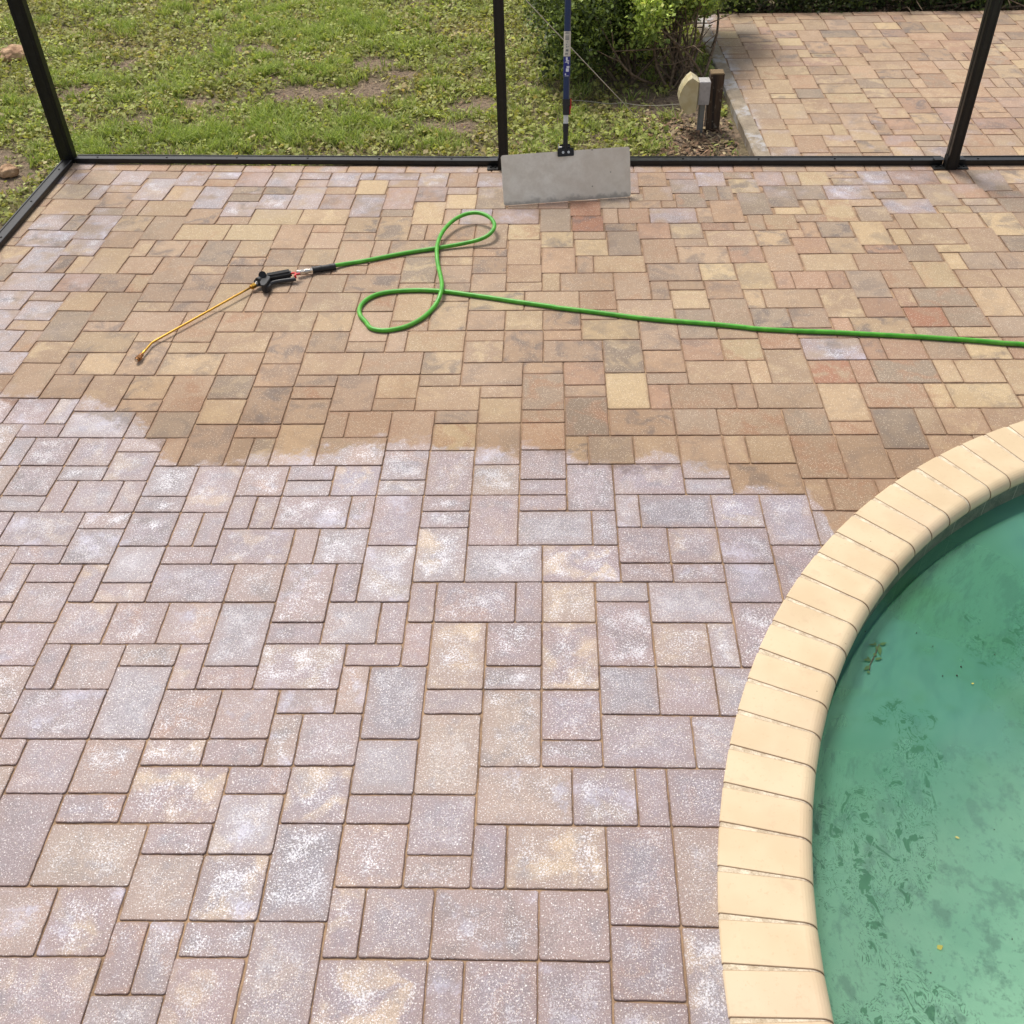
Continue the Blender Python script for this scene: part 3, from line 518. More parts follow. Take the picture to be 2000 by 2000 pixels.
def rail(p0,p1,w=.052,h=.026,inner=1):
    a=Vector((*p0,0));b=Vector((*p1,0)); d=(b-a).normalized(); n=Vector((-d.y,d.x,0))*inner; bm=bmesh.new()
    c=(a+b)/2+n*w/2; R=Matrix((d,n if inner>0 else -n,(0,0,1))).transposed()
    box(bm,c+Vector((0,0,h/2+.002)),((b-a).length,w,h),R)
    bmesh.ops.bevel(bm,geom=bm.edges[:],offset=.002,segments=1,affect='EDGES')
    # screws on top
    L=(b-a).length; k=.12
    while k<L-.05: q=a+d*k+n*(w*.42+random.uniform(-.004,.004)); cyl(bm,q+Vector((0,0,h+.001)),q+Vector((0,0,h+.0055)),.0052,n=8); k+=.38
    # raised spline lip along the outer edge
    box(bm,(a+b)/2+n*(w-.005)+Vector((0,0,h+.003)),((b-a).length,.007,.004),R)
    return bm
pts=[RAIL[0],RAIL[3],RAIL[5],RAIL[7]]
A_=[(pts[0][0]+.03,pts[0][1]),(pts[1][0]-.03,pts[1][1])],[(pts[1][0]+.026,pts[1][1]),(pts[2][0]-.028,pts[2][1]+.002)],[(pts[2][0]+.028,pts[2][1]),pts[3]]
for q in A_: fobj('bottom_rail',rail(*q))
fobj('bottom_rail',rail((-1.578,4.10),(-1.585,-6.),inner=-1))
def post(x,y,sx,sy,h=2.7,name='post'):
    bm=bmesh.new(); box(bm,(x,y,h/2),(sx,sy,h)); bmesh.ops.bevel(bm,geom=bm.edges[:],offset=.0025,segments=2,affect='EDGES')
    o=fobj(name,bm)
    g=bmesh.new()
    for dx in (-.27,.27): box(g,(x+dx*sx,y-sy/2-.0006,h/2+.01),(.0035,.0025,h-.04))
    box(g,(x-sx/2-.0006,y,h/2+.01),(.0025,.0035,h-.04))
    fobj('groove',g,M_BLK2,o); g_=o.children[0]; g_.location=(0,0,0)
    return o
post(-1.612,4.142,.075,.052); post(.722,3.968,.047,.058); post(2.952,3.885,.05,.062)
t_=bmesh.new()
box(t_,(-1.645,4.19,1.35),(.05,.05,2.7)); fobj('post',t_,bevel=.002)
for x,y,s in ((.722,3.965,-1),(2.952,3.885,-1),(2.952,3.885,1)):
    bm=bmesh.new(); box(bm,(x+s*.055,y-.001,.0045),(.062,.05,.004)); box(bm,(x+s*.028,y-.001,.034),(.003,.05,.06)); box(bm,(x+s*.05,y+.035,.0335),(.05,.04,.003))
    for dx in (.045,.068): cyl(bm,(x+s*dx,y,.006),(x+s*dx,y,.012),.005,n=8)
    fobj('foot_bracket',bm)
# ---------------------------------------------------------------- guard blade on an extension pole
BL,BR,TR,TL=Vector((.736,3.524,.003)),Vector((1.349,3.605,.003)),Vector((1.335,3.688,.215)),Vector((.72,3.608,.215))
gd=empty('surface_guard',(1.04,3.56,0),'dull aluminium guard panel on a blue extension pole leaning against the cage rail','guard panel')
def gobj(name,bm,mat,parent=None,**k):
    o=bmobj(name,bm,mat,parent or gd,**k); 
    if parent is None: o.location=-gd.location
    return o
def metal_mat():
    t=NT('scuffed_aluminium'); n=t.noise(18,detail=5,rough=.7); n2=t.noise(3,detail=2)
    vor=t.n('TexVoronoi',{'Vector':t.pos(),'Scale':24.,'Randomness':1.}); sp=t.m_('MULTIPLY',t.m_('LESS_THAN',vor.outputs['Distance'],.1),t.m_('GREATER_THAN',t.sep(vor.outputs['Color'])[0],.7))
    c=t.mix(t.mr(n,.3,.7),srgb(236,228,214),srgb(218,208,192)); c=t.mix(t.mr(n2,.4,.6,0,.35),c,srgb(204,190,170)); c=t.mix(t.m_('MULTIPLY',sp,.6),c,srgb(70,62,54))
    z=t.sep(t.pos())[2]; c=t.mix(t.m_('MULTIPLY',t.mr(t.m_('ADD',z,t.mr(n,.2,.8,-.02,.02)),.002,.03,1,0),.55),c,srgb(96,82,68))
    return t.bsdf(Base_Color=c,Metallic=.15,Roughness=t.mr(n,.3,.7,.4,.55,False))
ex=(BR-BL).normalized(); ey=(TL-BL); ey=(ey-ex*ey.dot(ex)).normalized(); ez=ex.cross(ey)
W_=(BR-BL).length; H_=(TL-BL).length; RM=Matrix((ex,ey,ez)).transposed()
bm=bmesh.new(); rr=.012; out=[]
for cx_,cy_,a0 in ((W_-rr,rr,-90),(W_-rr,H_-rr,0),(rr,H_-rr,90),(rr,rr,180)):
    for k in range(5):
        a=math.radians(a0+90*k/4); out.append((cx_+rr*math.cos(a),cy_+rr*math.sin(a)))
vs=[bm.verts.new(BL+ex*x+ey*y+ez*(.003*math.sin(x*5))) for x,y in out]; f=bm.faces.new(vs)
r=bmesh.ops.extrude_face_region(bm,geom=[f]); bmesh.ops.translate(bm,verts=[g for g in r['geom'] if isinstance(g,bmesh.types.BMVert)],vec=-ez*.0025)
gobj('blade',bm,metal_mat())
M_BP=alu('black_plastic',(.014,.014,.015,1),.45)
def plain(name,c,rough=.5,metal=0.,var=.25):
    t=NT(name); n=t.noise(60,detail=3); cc=t.mix(t.m_('MULTIPLY',t.mr(n,.35,.7),var),c,tuple(v*.6 for v in c[:3])+(1,))
    return t.bsdf(Base_Color=cc,Roughness=rough,Metallic=metal)
M_RED=plain('red_plastic',srgb(200,20,24),.4); M_SIL=plain('plated_steel',srgb(205,200,192),.25,.9); M_WHT=plain('white_band',srgb(205,208,206),.5); M_BRASS=plain('brass',srgb(206,160,70),.3,.85)
M_BLUE=plain('blue_fibreglass',srgb(22,42,84),.35); M_LBL=plain('label_white',srgb(206,200,186),.6); M_LB=plain('label_blue',srgb(30,38,120),.5); M_INK=plain('print_grey',srgb(110,112,116),.6); M_INKW=plain('print_white',srgb(225,228,235),.6)
def bl(x,y,z=0): return BL+ex*x+ey*y+ez*z
bc=(px(1104,300,.2)-BL).dot(ex)
bm=bmesh.new(); box(bm,bl(bc,H_-.006,.006),(.078,.036,.008),RM); box(bm,bl(bc,H_+.006,-.006),(.05,.05,.006),RM); br=gobj('clamp_bracket',bm,M_BP,bevel=.002)
bm=bmesh.new()
for s in (-1,1): cyl(bm,bl(bc+s*.013,H_-.006,.0095),bl(bc+s*.013,H_-.006,.014),.0062,n=12)
o=bmobj('bolt',bm,M_SIL,br,smooth=False)
# pole axis: from the bracket up to the cage
pa=bl(bc,H_+.005,.0); pb=Vector((1.046,3.93,1.25)); pd=(pb-pa).normalized()
def pp(s): return pa+pd*s
def zs(pxy):  # arc position whose projection has that photo row
    lo,hi=0,1.5; Mi=cam.matrix_world.inverted()
    for _ in range(40):
        m=(lo+hi)/2; q=Mi@pp(m); yy=1000-F*q.y/-q.z
        if yy>pxy: lo=m
        else: hi=m
    return lo
Mi=cam.matrix_world.inverted()
s0=zs(300); sA=zs(258); sB=zs(241); sC=zs(224); sD=zs(193); sE=zs(149); sF=zs(110); sG=zs(61)
bm=bmesh.new(); cyl(bm,pp(0),pp(sA),.0115); cyl(bm,pp(sA),pp(sB),.0135); 
cyl(bm,pp(.012)-ex*.02,pp(.012)+ex*.02,.004,n=8); gobj('pole_socket',bm,M_BP)
bm=bmesh.new(); cyl(bm,pp(.012)-ex*.034,pp(.012)-ex*.018,.005,n=8); box(bm,pp(.018)-ex*.034,(.003,.02,.014),RM); gobj('wing_nut',bm,M_SIL)
bm=bmesh.new(); cyl(bm,pp(sB),pp(sC),.0115); gobj('tip_ferrule',bm,M_WHT)
bm=bmesh.new(); cyl(bm,pp(sC),pp(sC+.006),.0165); cyl(bm,pp(sC+.006),pp(sD-.03),.0155); cyl(bm,pp(sD-.03),pp(sD),.018); lk=gobj('lock_collar',bm,M_BP)
bm=bmesh.new(); RL=Matrix((ex,pd.cross(ex),pd)).transposed(); box(bm,pp((sC+sD)/2+.012)+ex*.0215,(.004,.012,(sD-sC)*.6),RL); box(bm,pp(sC+.02)+ex*.018,(.004,.012,.035),RL); bmobj('release_lever',bm,M_RED,lk)
bm=bmesh.new(); n8=8; cyl(bm,pp(sD),pp(1.75),.0148,n=8)
po=gobj('pole',bm,M_BLUE)
bm=bmesh.new(); cyl(bm,pp(sF),pp(sG),.0158,n=20); lb=bmobj('white_label',bm,M_LBL,po); bm=bmesh.new(); cyl(bm,pp(sE),pp(sF-.0005),.0158,n=20); lb2=bmobj('blue_label',bm,M_LB,po)
# printed lines on the labels (too small in the photo to read)
def prints(a,b,rows,mat,name):
    bm=bmesh.new(); cd_=(Vector((CX,CY,CH))-pp(.5)).normalized(); side=pd.cross(cd_).normalized(); fr=side.cross(pd).normalized()
    for (f,w,h,o_) in rows:
        s=a+(b-a)*f
        for k in range(6):
            t0=-w/2+w*k/6+o_; t1=t0+w/6; vs=[]
            for t,dz in ((t0,0),(t1,0),(t1,h),(t0,h)):
                an=t/.0161; vs.append(bm.verts.new(pp(s+dz)+(side*math.sin(an)+fr*math.cos(an))*.01615))
            bm.faces.new(vs)
    bmobj(name,bm,mat,po)
prints(sF,sG,[(.95,.018,.002,0),(.90,.019,.002,0),(.80,.018,.003,0),(.75,.018,.0025,0),(.69,.018,.003,0),(.66,.017,.002,0),(.56,.003,.004,0),(.45,.004,.006,-.002),(.38,.004,.003,.006),(.36,.005,.005,-.002),(.2,.012,.009,0),(.08,.014,.005,-.003)],M_INK,'label_print')
prints(sE,sF,[(.82,.008,.012,-.001),(.76,.014,.004,.003),(.70,.018,.003,0),(.62,.005,.006,.006),(.42,.014,.009,.006),(.24,.014,.014,.003),(.08,.006,.006,-.006),(.02,.018,.002,0)],M_INKW,'label_lettering')
# ---------------------------------------------------------------- hose and spray gun
def P_(x,y,z=.009): return px(620+x/5.367,300+y/5.367,z)
def Q_(x,y,z=.009): return px(720+x/4.83,560+y/4.83,z)
def L_(x,y,z=.009): return px(360+x/4.83,560+y/4.83,z)
def O8(x,y,z=.009): return px(1080+x/4.83,560+y/4.83,z)
def M8(x,y,z=.009): return px(1440+x/3.45,560+y/3.45,z)
HP=[P_(150,1178,.016),P_(185,1172,.014),P_(340,1148),P_(500,1122),P_(700,1083),P_(900,1045),P_(1080,1016),P_(1250,990,.012),P_(1400,966,.014),P_(1550,938,.018),P_(1700,900,.026),P_(1800,848,.036),P_(1852,780,.045),P_(1848,720,.05),P_(1800,665,.052),P_(1720,628,.052),P_(1635,620,.05),P_(1540,640,.046),P_(1440,690,.042),P_(1350,770,.038),P_(1290,860,.034),P_(1260,945,.031),P_(1252,1000,.03),P_(1252,1060,.027),P_(1262,1160,.018),P_(1288,1270,.02),P_(1303,1350,.026),P_(1303,1415,.029),P_(1290,1470,.027),
 Q_(650,140,.016),Q_(600,210),Q_(520,285),Q_(430,340),Q_(330,382),Q_(220,405),Q_(120,412),Q_(20,390),L_(1715,335),L_(1665,280),L_(1650,230),L_(1665,180),L_(1710,130),L_(1780,88),L_(1860,62),Q_(230,45),Q_(350,36),Q_(480,32),Q_(600,36),Q_(700,43),Q_(820,57),Q_(950,75),Q_(1150,103),Q_(1350,134),Q_(1550,162),Q_(1750,190),O8(10,193),O8(200,216),O8(400,240),O8(600,266),O8(800,292),O8(1000,312),O8(1200,328),O8(1500,352),O8(1800,382),M8(150,285),M8(400,298),M8(600,305),M8(800,315),M8(1000,326),M8(1200,336),M8(1400,349),M8(1600,362),M8(1800,381),M8(1932,390),px(2030,685),px(2120,712),px(2300,770)]
HP=[q+Vector((0,0,0)) for q in HP]
t=NT('green_hose_rubber'); n=t.noise(30,detail=3); c=t.mix(t.mr(n,.3,.7),srgb(62,150,30),srgb(84,172,44)); c=t.mix(t.mr(t.noise(6,detail=3),.55,.7,0,.3),c,srgb(110,150,70)); c=t.mix(t.m_('MULTIPLY',t.mr(t.noise(55,detail=4,rough=.75),.56,.66),.45),c,srgb(120,128,84)); M_HOSE=t.bsdf(Base_Color=c,Roughness=.38,Normal=t.bump(t.noise(260),.0004,.5))
bm=bmesh.new(); cp=catmull(HP,6); cp=[cp[0]]+[ (cp[k-1]+cp[k]*2+cp[k+1])/4 for k in range(1,len(cp)-1)]+[cp[-1]]
tube(bm,cp,.0092,n=14)
thing(bmobj('pressure_hose',bm,M_HOSE,smooth=True),'bright green pressure hose looping across the tan pavers towards the pool','hose')
def G(x,y,z=.02): return px(440+x/7.43,480+y/7.43,z)
gun=empty('spray_gun',tuple(G(560,520,0)),'black trigger spray gun with long bent brass wand lying on pavers','spray gun')
def go(name,bm,mat,parent=None,**k):
    o=bmobj(name,bm,mat,parent or gun,**k)
    if parent is None: o.location=-gun.location
    return o
w0=G(400,588,.022); wb=px(297,669,.015); w1=px(272,698,.016)
bm=bmesh.new(); L1=[w0.lerp(wb,k/8) for k in range(8)]+[wb.lerp(w0,.03),wb.lerp(w1,.05),wb.lerp(w1,.5),w1]; tube(bm,L1,.0045,n=12); wand=go('wand',bm,M_BRASS,smooth=True)
dn=(w1-wb).normalized()
bm=bmesh.new(); cyl(bm,w1-dn*.02,w1-dn*.004,.0085,n=12); cyl(bm,w1-dn*.004,w1+dn*.012,.0115,n=6); cyl(bm,w1+dn*.012,w1+dn*.022,.0085,n=16); bmobj('nozzle',bm,plain('worn_brass',srgb(150,104,62),.4,.7),wand)
bm=bmesh.new(); nz=w1+dn*.022; cyl(bm,nz,nz+dn*.003,.006,n=12); bmobj('nozzle_tip',bm,M_SIL,wand)
dw=(w0-wb).normalized()
bm=bmesh.new(); cyl(bm,w0-dw*.006,w0+dw*.012,.0125,n=6); cyl(bm,w0-dw*.012,w0-dw*.006,.009,n=16); go('brass_nut',bm,M_BRASS)
bm=bmesh.new(); cyl(bm,w0+dw*.012,w0+dw*.02,.0095,n=16); cyl(bm,w0+dw*.02,w0+dw*.03,.013,n=16); go('coupling',bm,M_SIL)
bm=bmesh.new(); b0=w0+dw*.03; cyl(bm,b0,G(480,530,.03),.015,.02,n=18); cyl(bm,G(480,530,.03),G(520,505,.03),.02,n=18)
hb=G(560,490,.034)
def hull(bm,pts,h0,h1):
    lo=[bm.verts.new((q.x,q.y,h0)) for q in pts]; hi=[bm.verts.new((q.x,q.y,h1)) for q in pts]
    bm.faces.new(lo[::-1]); bm.faces.new(hi); n=len(pts)
    for k in range(n): bm.faces.new((lo[k],lo[(k+1)%n],hi[(k+1)%n],hi[k]))
Z=.045
hull(bm,[G(*q,Z) for q in [(500,520),(540,455),(600,425),(650,440),(640,480),(600,540),(560,575),(520,570)]],.012,Z)
hull(bm,[G(*q,.03) for q in [(535,600),(530,560),(580,535),(640,530),(660,560),(640,585),(590,612)]],.004,.03)
cyl(bm,G(540,425,.03),G(540,425,.052),.0165,n=20); cyl(bm,G(540,425,.052),G(540,425,.056),.0125,n=20)
go('gun_body',bm,M_BP,bevel=.0015)
bm=bmesh.new(); hd=(G(950,395,.03)-G(600,460,.03)).normalized(); hn=Vector((-hd.y,hd.x,0)); RH=Matrix((hd,hn,(0,0,1))).transposed(); ha=G(590,465,.03); hbv=G(960,402,.03)
box(bm,(ha+hbv)/2,((hbv-ha).length,.036,.030),RH); bmesh.ops.bevel(bm,geom=bm.edges[:],offset=.007,segments=3,affect='EDGES')
for dv in (-.009,0,.009): box(bm,(ha+hbv)/2+hn*dv+Vector((0,0,.0155)),((hbv-ha).length*.85,.003,.0025),RH)
go('grip',bm,M_BP)
bm=bmesh.new(); tp=[G(620,575,.018),G(680,540,.018),G(760,518,.018),G(880,500,.018),G(960,490,.018),G(1025,482,.018)]
tube(bm,catmull(tp,4),.0085,n=10); go('trigger',bm,alu('black_trigger_plastic',(.03,.03,.032,1),.4),smooth=True)
bm=bmesh.new(); box(bm,G(965,398,.034),(.022,.007,.006),RH); box(bm,G(1020,405,.03),(.006,.022,.005),RH); box(bm,G(1050,408,.03),(.02,.006,.006),RH); box(bm,G(1016,440,.03),(.008,.012,.014),RH); go('safety_latch',bm,M_RED)
bm=bmesh.new(); f0=G(1040,392,.022); f1=G(1262,358,.018); fd=(f1-f0); 
for a,b,r,n_ in ((0,.12,.012,16),(.12,.22,.0085,16),(.22,.45,.0125,6),(.45,.52,.009,16),(.52,.7,.0115,16),(.7,.85,.009,16),(.85,1,.0125,6)): cyl(bm,f0+fd*a,f0+fd*b,r,n=n_)
go('quick_coupling',bm,M_SIL)
bm=bmesh.new(); g0=G(1262,352,.016); g1=G(1600,300,.014); gf=g1-g0
for a,b,r in ((0,.06,.0155),(.06,.34,.0135),(.34,.42,.0155),(.42,.74,.0135),(.74,.82,.015),(.82,1,.0145)): cyl(bm,g0+gf*a,g0+gf*b,r,n=16)
go('hose_sleeve',bm,M_BP)
# ---------------------------------------------------------------- utility post + outlet box
def wood_mat():
    t=NT('weathered_timber'); P=t.pos(); s=t.n('VectorMath',{0:P,1:(38,38,3)},operation='MULTIPLY').outputs[0]; g=t.noise(1.,s,detail=5,rough=.65,dist=.6); n=t.noise(40,detail=3)
    c=t.mix(t.mr(g,.35,.65),srgb(40,31,25),srgb(80,62,46)); c=t.mix(t.mr(n,.6,.72,0,.6),c,srgb(150,142,128))
    z=t.sep(P)[2]; c=t.mix(t.mr(z,.258,.268),c,srgb(118,98,68)); return t.bsdf(Base_Color=c,Roughness=.9,Normal=t.bump(g,.004))
bp=Vector((1.858,4.545,-.06))
bm=bmesh.new(); box(bm,bp+Vector((-.004,0,.165)),(.074,.074,.325)); thing(bmobj('wooden_post',bm,wood_mat(),bevel=.004),'short dark weathered timber post standing beside the second patio','post')
ob=empty('outdoor_outlet_box',(1.79,4.50,-.05),'grey metal outlet box with cloudy yellowed bubble cover fixed to timber post','outlet box')
M_GAL=plain('galvanised_box',srgb(176,172,170),.55,.2,.5)
def oo(name,bm,mat,parent=None,**k):
    o=bmobj(name,bm,mat,parent or ob,**k)
    if parent is None: o.location=-ob.location
    return o
bm=bmesh.new(); box(bm,(1.786,4.515,.175),(.062,.08,.12)); oo('box_body',bm,M_GAL,bevel=.003)
bm=bmesh.new(); box(bm,(1.785,4.512,.035),(.032,.03,.18)); oo('conduit',bm,plain('grey_conduit',srgb(128,128,124),.6),bevel=.006)
bm=bmesh.new(); box(bm,(1.750,4.515,.17),(.012,.1,.14)); oo('gasket_plate',bm,plain('grey_gasket',srgb(150,140,112),.7),bevel=.004)
# bulging cover: curved hood
t=NT('yellowed_polycarbonate'); n=t.noise(25,detail=3); c=t.mix(t.mr(n,.35,.65),srgb(226,214,178),srgb(212,196,150)); M_COV=t.bsdf(Base_Color=c,Roughness=.35,Transmission_Weight=.25,Alpha=1.)
bmx=bmesh.new(); pr=[(.004,.240),(-.030,.262),(-.052,.246),(-.074,.216),(-.088,.180),(-.092,.148),(-.084,.118),(-.066,.092),(-.050,.074),(-.036,.070),(.004,.084)]
L0=[bmx.verts.new((1.745+a,4.515-.056*(1-abs(a)*2.2),b)) for a,b in pr]; L1_=[bmx.verts.new((1.745+a,4.515+.056*(1-abs(a)*2.2),b)) for a,b in pr]
bmx.faces.new(L0); bmx.faces.new(L1_[::-1])
for k in range(len(pr)): bmx.faces.new((L0[k],L1_[k],L1_[(k+1)%len(pr)],L0[(k+1)%len(pr)]))
bmesh.ops.bevel(bmx,geom=[e_ for e_ in bmx.edges if len(e_.link_faces)==2 and e_.calc_face_angle(0)>1.2],offset=.007,segments=3,affect='EDGES')
oo('bubble_cover',bmx,M_COV)
# ---------------------------------------------------------------- guy line and cable
def line_obj(name,pts,r,mat,label,cat):
    bm=bmesh.new(); tube(bm,pts,r,n=6); return thing(bmobj(name,bm,mat,smooth=True),label,cat)
g0=px(1275,262,-.04); gx=px(1027,0,.9); gdv=(gx-g0)
line_obj('guy_rod',[g0,g0+gdv*.5,g0+gdv*1.0,g0+gdv*1.25],.0019,plain('guy_grey',srgb(190,186,176),.5),'thin pale slanting guy line crossing behind the blue pole','line')
cp_=[px(1118,196,-.01),px(1150,198,.0),px(1190,203,-.01),px(1215,201,.0),px(1250,206,.0),px(1290,206,.03),px(1335,203,.06)]
line_obj('cable',catmull(cp_,5),.0022,plain('cable_grey',srgb(140,134,122),.6),'thin pale cable lying on leaf litter near the outlet box','cable')
# ---------------------------------------------------------------- vegetation
def leaf_mat(name,rough=.5,sss=.0,spec=.4,tr=.24):
    trf=tr
    t=NT(name); c=t.attr('lcol').outputs['Color']; n=t.noise(90,detail=2); cc=t.mix(t.mr(n,.35,.7,0,.3),c,t.mix(1.,c,(.6,.66,.5,1),'MULTIPLY'))
    d=t.n('BsdfPrincipled',{'Base Color':cc,'Roughness':rough,'Specular IOR Level':spec}).outputs[0]
    tr=t.n('BsdfTranslucent',{'Color':t.mix(1.,cc,(1.15,1.15,.6,1),'MULTIPLY')}).outputs[0]
    m=t.n('MixShader',{0:trf,1:d,2:tr}).outputs[0]; t.t.links.new(m,t.out.inputs[0]); return t.m
M_GRASS=leaf_mat('grass_leaf',.6,spec=.25,tr=.36); M_LEAF=leaf_mat('shrub_leaf',.5,spec=.3,tr=.24)
def lin(cs): return np.array([srgb(*c)[:3] for c in cs])
def vnoise(x,y,s,seed=0):
    return np.array([noise.noise(Vector((a*s+seed,b*s-seed,seed*.7))) for a,b in zip(x,y)])
TUFT=[(-.868,4.40,.35,.10),(-1.43,4.56,.16,.1),(-1.243,5.82,.2,.08),(-.78,5.89,.15,.07),(-.72,6.32,.22,.1),(-.28,6.5,.25,.12),(-1.19,6.83,.25,.12),(-.42,5.57,.16,.07),(-1.35,5.34,.16,.08),(-1.28,4.87,.16,.07),(-.187,4.66,.3,.1),(.02,6.05,.15,.06),(-.77,4.65,.2,.08),(.36,4.37,.2,.07),(-1.95,5.47,.15,.08),(-1.22,4.55,.25,.1),(-.54,4.67,.3,.1),(-.2,4.45,.3,.06),(-.55,5.55,.25,.1),(-.85,5.5,.2,.08),(-.25,6.15,.15,.07),(-.6,6.6,.3,.15),(-1.7,4.3,.2,.1),(-2.6,4.6,.3,.12),(-2.3,5.0,.2,.08)]
def scatter(n,x0,x1,y0,y1):
    return rng.uniform(x0,x1,n),rng.uniform(y0,y1,n)
def dens(x,y,o=0):
    return .5+.5*np.sin(x*11+o+2.1*np.sin(y*9+o))*np.sin(y*13-o+1.7*np.sin(x*7))
def dryness(x,y):
    n=np.sin(x*2.3+1.9*np.sin(y*1.9+.4))*np.sin(y*3.1+1.2*np.sin(x*2.7+1))+.5*np.sin(x*6.1+y*4.7)*np.sin(y*7.3-x*3.9)
    return np.clip(.25+.55*n,0,1)
DRY=np.array(srgb(168,146,104)[:3]); DARK=np.array(srgb(96,100,56)[:3])
def tint(col,x,y,k=.6):
    d=(dryness(x,y)*rng.uniform(.3,1.2,len(x))*k).clip(0,1)[:,None]; col=col*(1-d)+DRY*d
    e=(dens(x,y,2.)*.35*rng.uniform(0,1.4,len(x))).clip(0,1)[:,None]; return col*(1-e)+DARK*e
def inlawn(x,y):
    out=(x<-1.66)|(y>np.interp(x,[q[0] for q in RAIL],[q[1] for q in RAIL])+.06); out&=~((x>1.97)&(y<6.46)); return out
def blades(x,y,h,w,col,lean=.5,segs=2):
    n=len(x); z=lawn_h(x,y); a=rng.uniform(0,2*np.pi,n); la=rng.uniform(0,2*np.pi,n); ln=h*rng.uniform(.15,1,n)*lean*1.6
    side=np.stack([np.cos(a),np.sin(a),0*a],1)*w[:,None]/2; base=np.stack([x,y,z],1)
    ld=np.stack([np.cos(la),np.sin(la),0*la],1)*ln[:,None]
    mid=base+ld*.35+np.array([0,0,1])*h[:,None]*.6; tip=base+ld+np.array([0,0,1])*(h*.92)[:,None]
    V=np.stack([base-side,base+side,mid+side*.75,mid-side*.75,tip+side*.12,tip-side*.12],1).reshape(-1,3)
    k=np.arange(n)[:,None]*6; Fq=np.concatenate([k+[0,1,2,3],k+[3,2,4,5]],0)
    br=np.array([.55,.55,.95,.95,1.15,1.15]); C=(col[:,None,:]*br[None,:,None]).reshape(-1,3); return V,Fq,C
def leaves(x,y,z,L,W,col,tilt=.5):
    n=len(x); a=rng.uniform(0,2*np.pi,n); t=rng.normal(0,tilt,n); s=rng.normal(0,tilt,n)
    u=np.stack([np.cos(a)*np.cos(t),np.sin(a)*np.cos(t),np.sin(t)],1); v0=np.stack([-np.sin(a),np.cos(a),0*a],1); w_=np.cross(u,v0); v=v0*np.cos(s)[:,None]+w_*np.sin(s)[:,None]; nn=np.cross(u,v)
    c=np.stack([x,y,z],1); L=L[:,None];W=W[:,None]
    V=np.stack([c-u*L/2,c-u*L*.05+v*W/2+nn*W*.12,c+u*L/2,c-u*L*.05-v*W/2+nn*W*.12],1).reshape(-1,3); k=np.arange(n)[:,None]*4
    return V,k+[0,1,2,3],np.repeat(col,4,0)
def merge(parts):
    V=[];Fq=[];C=[];o=0
    for a,b,c in parts: V.append(a);Fq.append(b+o);C.append(c);o+=len(a)
    return np.concatenate(V),np.concatenate(Fq),np.concatenate(C)
parts=[]
# low broad-leaved ground cover
n=150000; x,y=scatter(n,-4.2,2.1,3.2,8.6); s=soilness(x,y); pv=np.sin(x*3.1+y*1.3)*np.sin(y*2.7-x*.8)
dist=np.hypot(x-CX,y-CY); m=inlawn(x,y)&(rng.random(n)>s*1.15)&(rng.random(n)<.35+.65*dens(x,y)); x,y=x[m],y[m]
pal=1.2*lin([(156,162,92),(168,176,98),(182,190,112),(132,144,74),(190,194,124),(162,166,98),(178,164,112),(196,182,140)])
ci=np.clip(((np.sin(x*5.3+1.7*np.sin(y*4))+np.sin(y*6.1+x*2.2))*1.1+rng.normal(0,2.0,len(x))+3.2),0,7).astype(int)
L=rng.uniform(.018,.042,len(x)); parts.append(leaves(x,y,lawn_h(x,y)+rng.uniform(.004,.04,len(x))*(1-.6*soilness(x,y)),L,L*rng.uniform(.5,.9,len(x)),tint(pal[ci],x,y)*rng.uniform(.7,1.25,(len(x),1)),.5))
# short grass everywhere
n=150000; x,y=scatter(n,-4.2,2.1,3.2,8.8); s=soilness(x,y); m=inlawn(x,y)&(rng.random(n)>s*1.2)&(rng.random(n)<.15+.6*dens(x,y,1.3)); x,y=x[m],y[m]
pal=1.15*lin([(160,168,96),(172,182,106),(142,156,80),(188,190,120),(200,186,140)]); ci=rng.integers(0,5,len(x))
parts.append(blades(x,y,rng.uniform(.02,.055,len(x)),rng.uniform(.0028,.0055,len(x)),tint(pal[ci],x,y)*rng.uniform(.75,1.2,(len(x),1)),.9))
# long tufts
X=[];Y=[]
for tx,ty,a,b in TUFT:
    
    for _ in range(int(20*a*b/.03)):
        cx_,cy_=rng.normal(tx,a*.75),rng.normal(ty,b*1.1); nn_=int(rng.uniform(20,75)); X.append(rng.normal(cx_,.028,nn_)); Y.append(rng.normal(cy_,.022,nn_))
for _ in range(330):
    tx,ty=rng.uniform(-4,1.9),rng.uniform(4.2,8.6); nn_=60; X.append(rng.normal(tx,.04,nn_)); Y.append(rng.normal(ty,.03,nn_))
x=np.concatenate(X);y=np.concatenate(Y); m=inlawn(x,y)&(soilness(x,y)<.7); x,y=x[m],y[m]
pal=1.1*lin([(154,170,92),(168,186,102),(134,154,76),(188,196,128)]); ci=rng.integers(0,4,len(x))
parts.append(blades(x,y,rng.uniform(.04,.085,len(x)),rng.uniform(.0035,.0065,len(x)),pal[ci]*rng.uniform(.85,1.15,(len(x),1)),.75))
V,Fq,C=merge(parts); struct(pmesh('lawn_grass',V,Fq,M_GRASS,{'lcol':C}),'stuff')
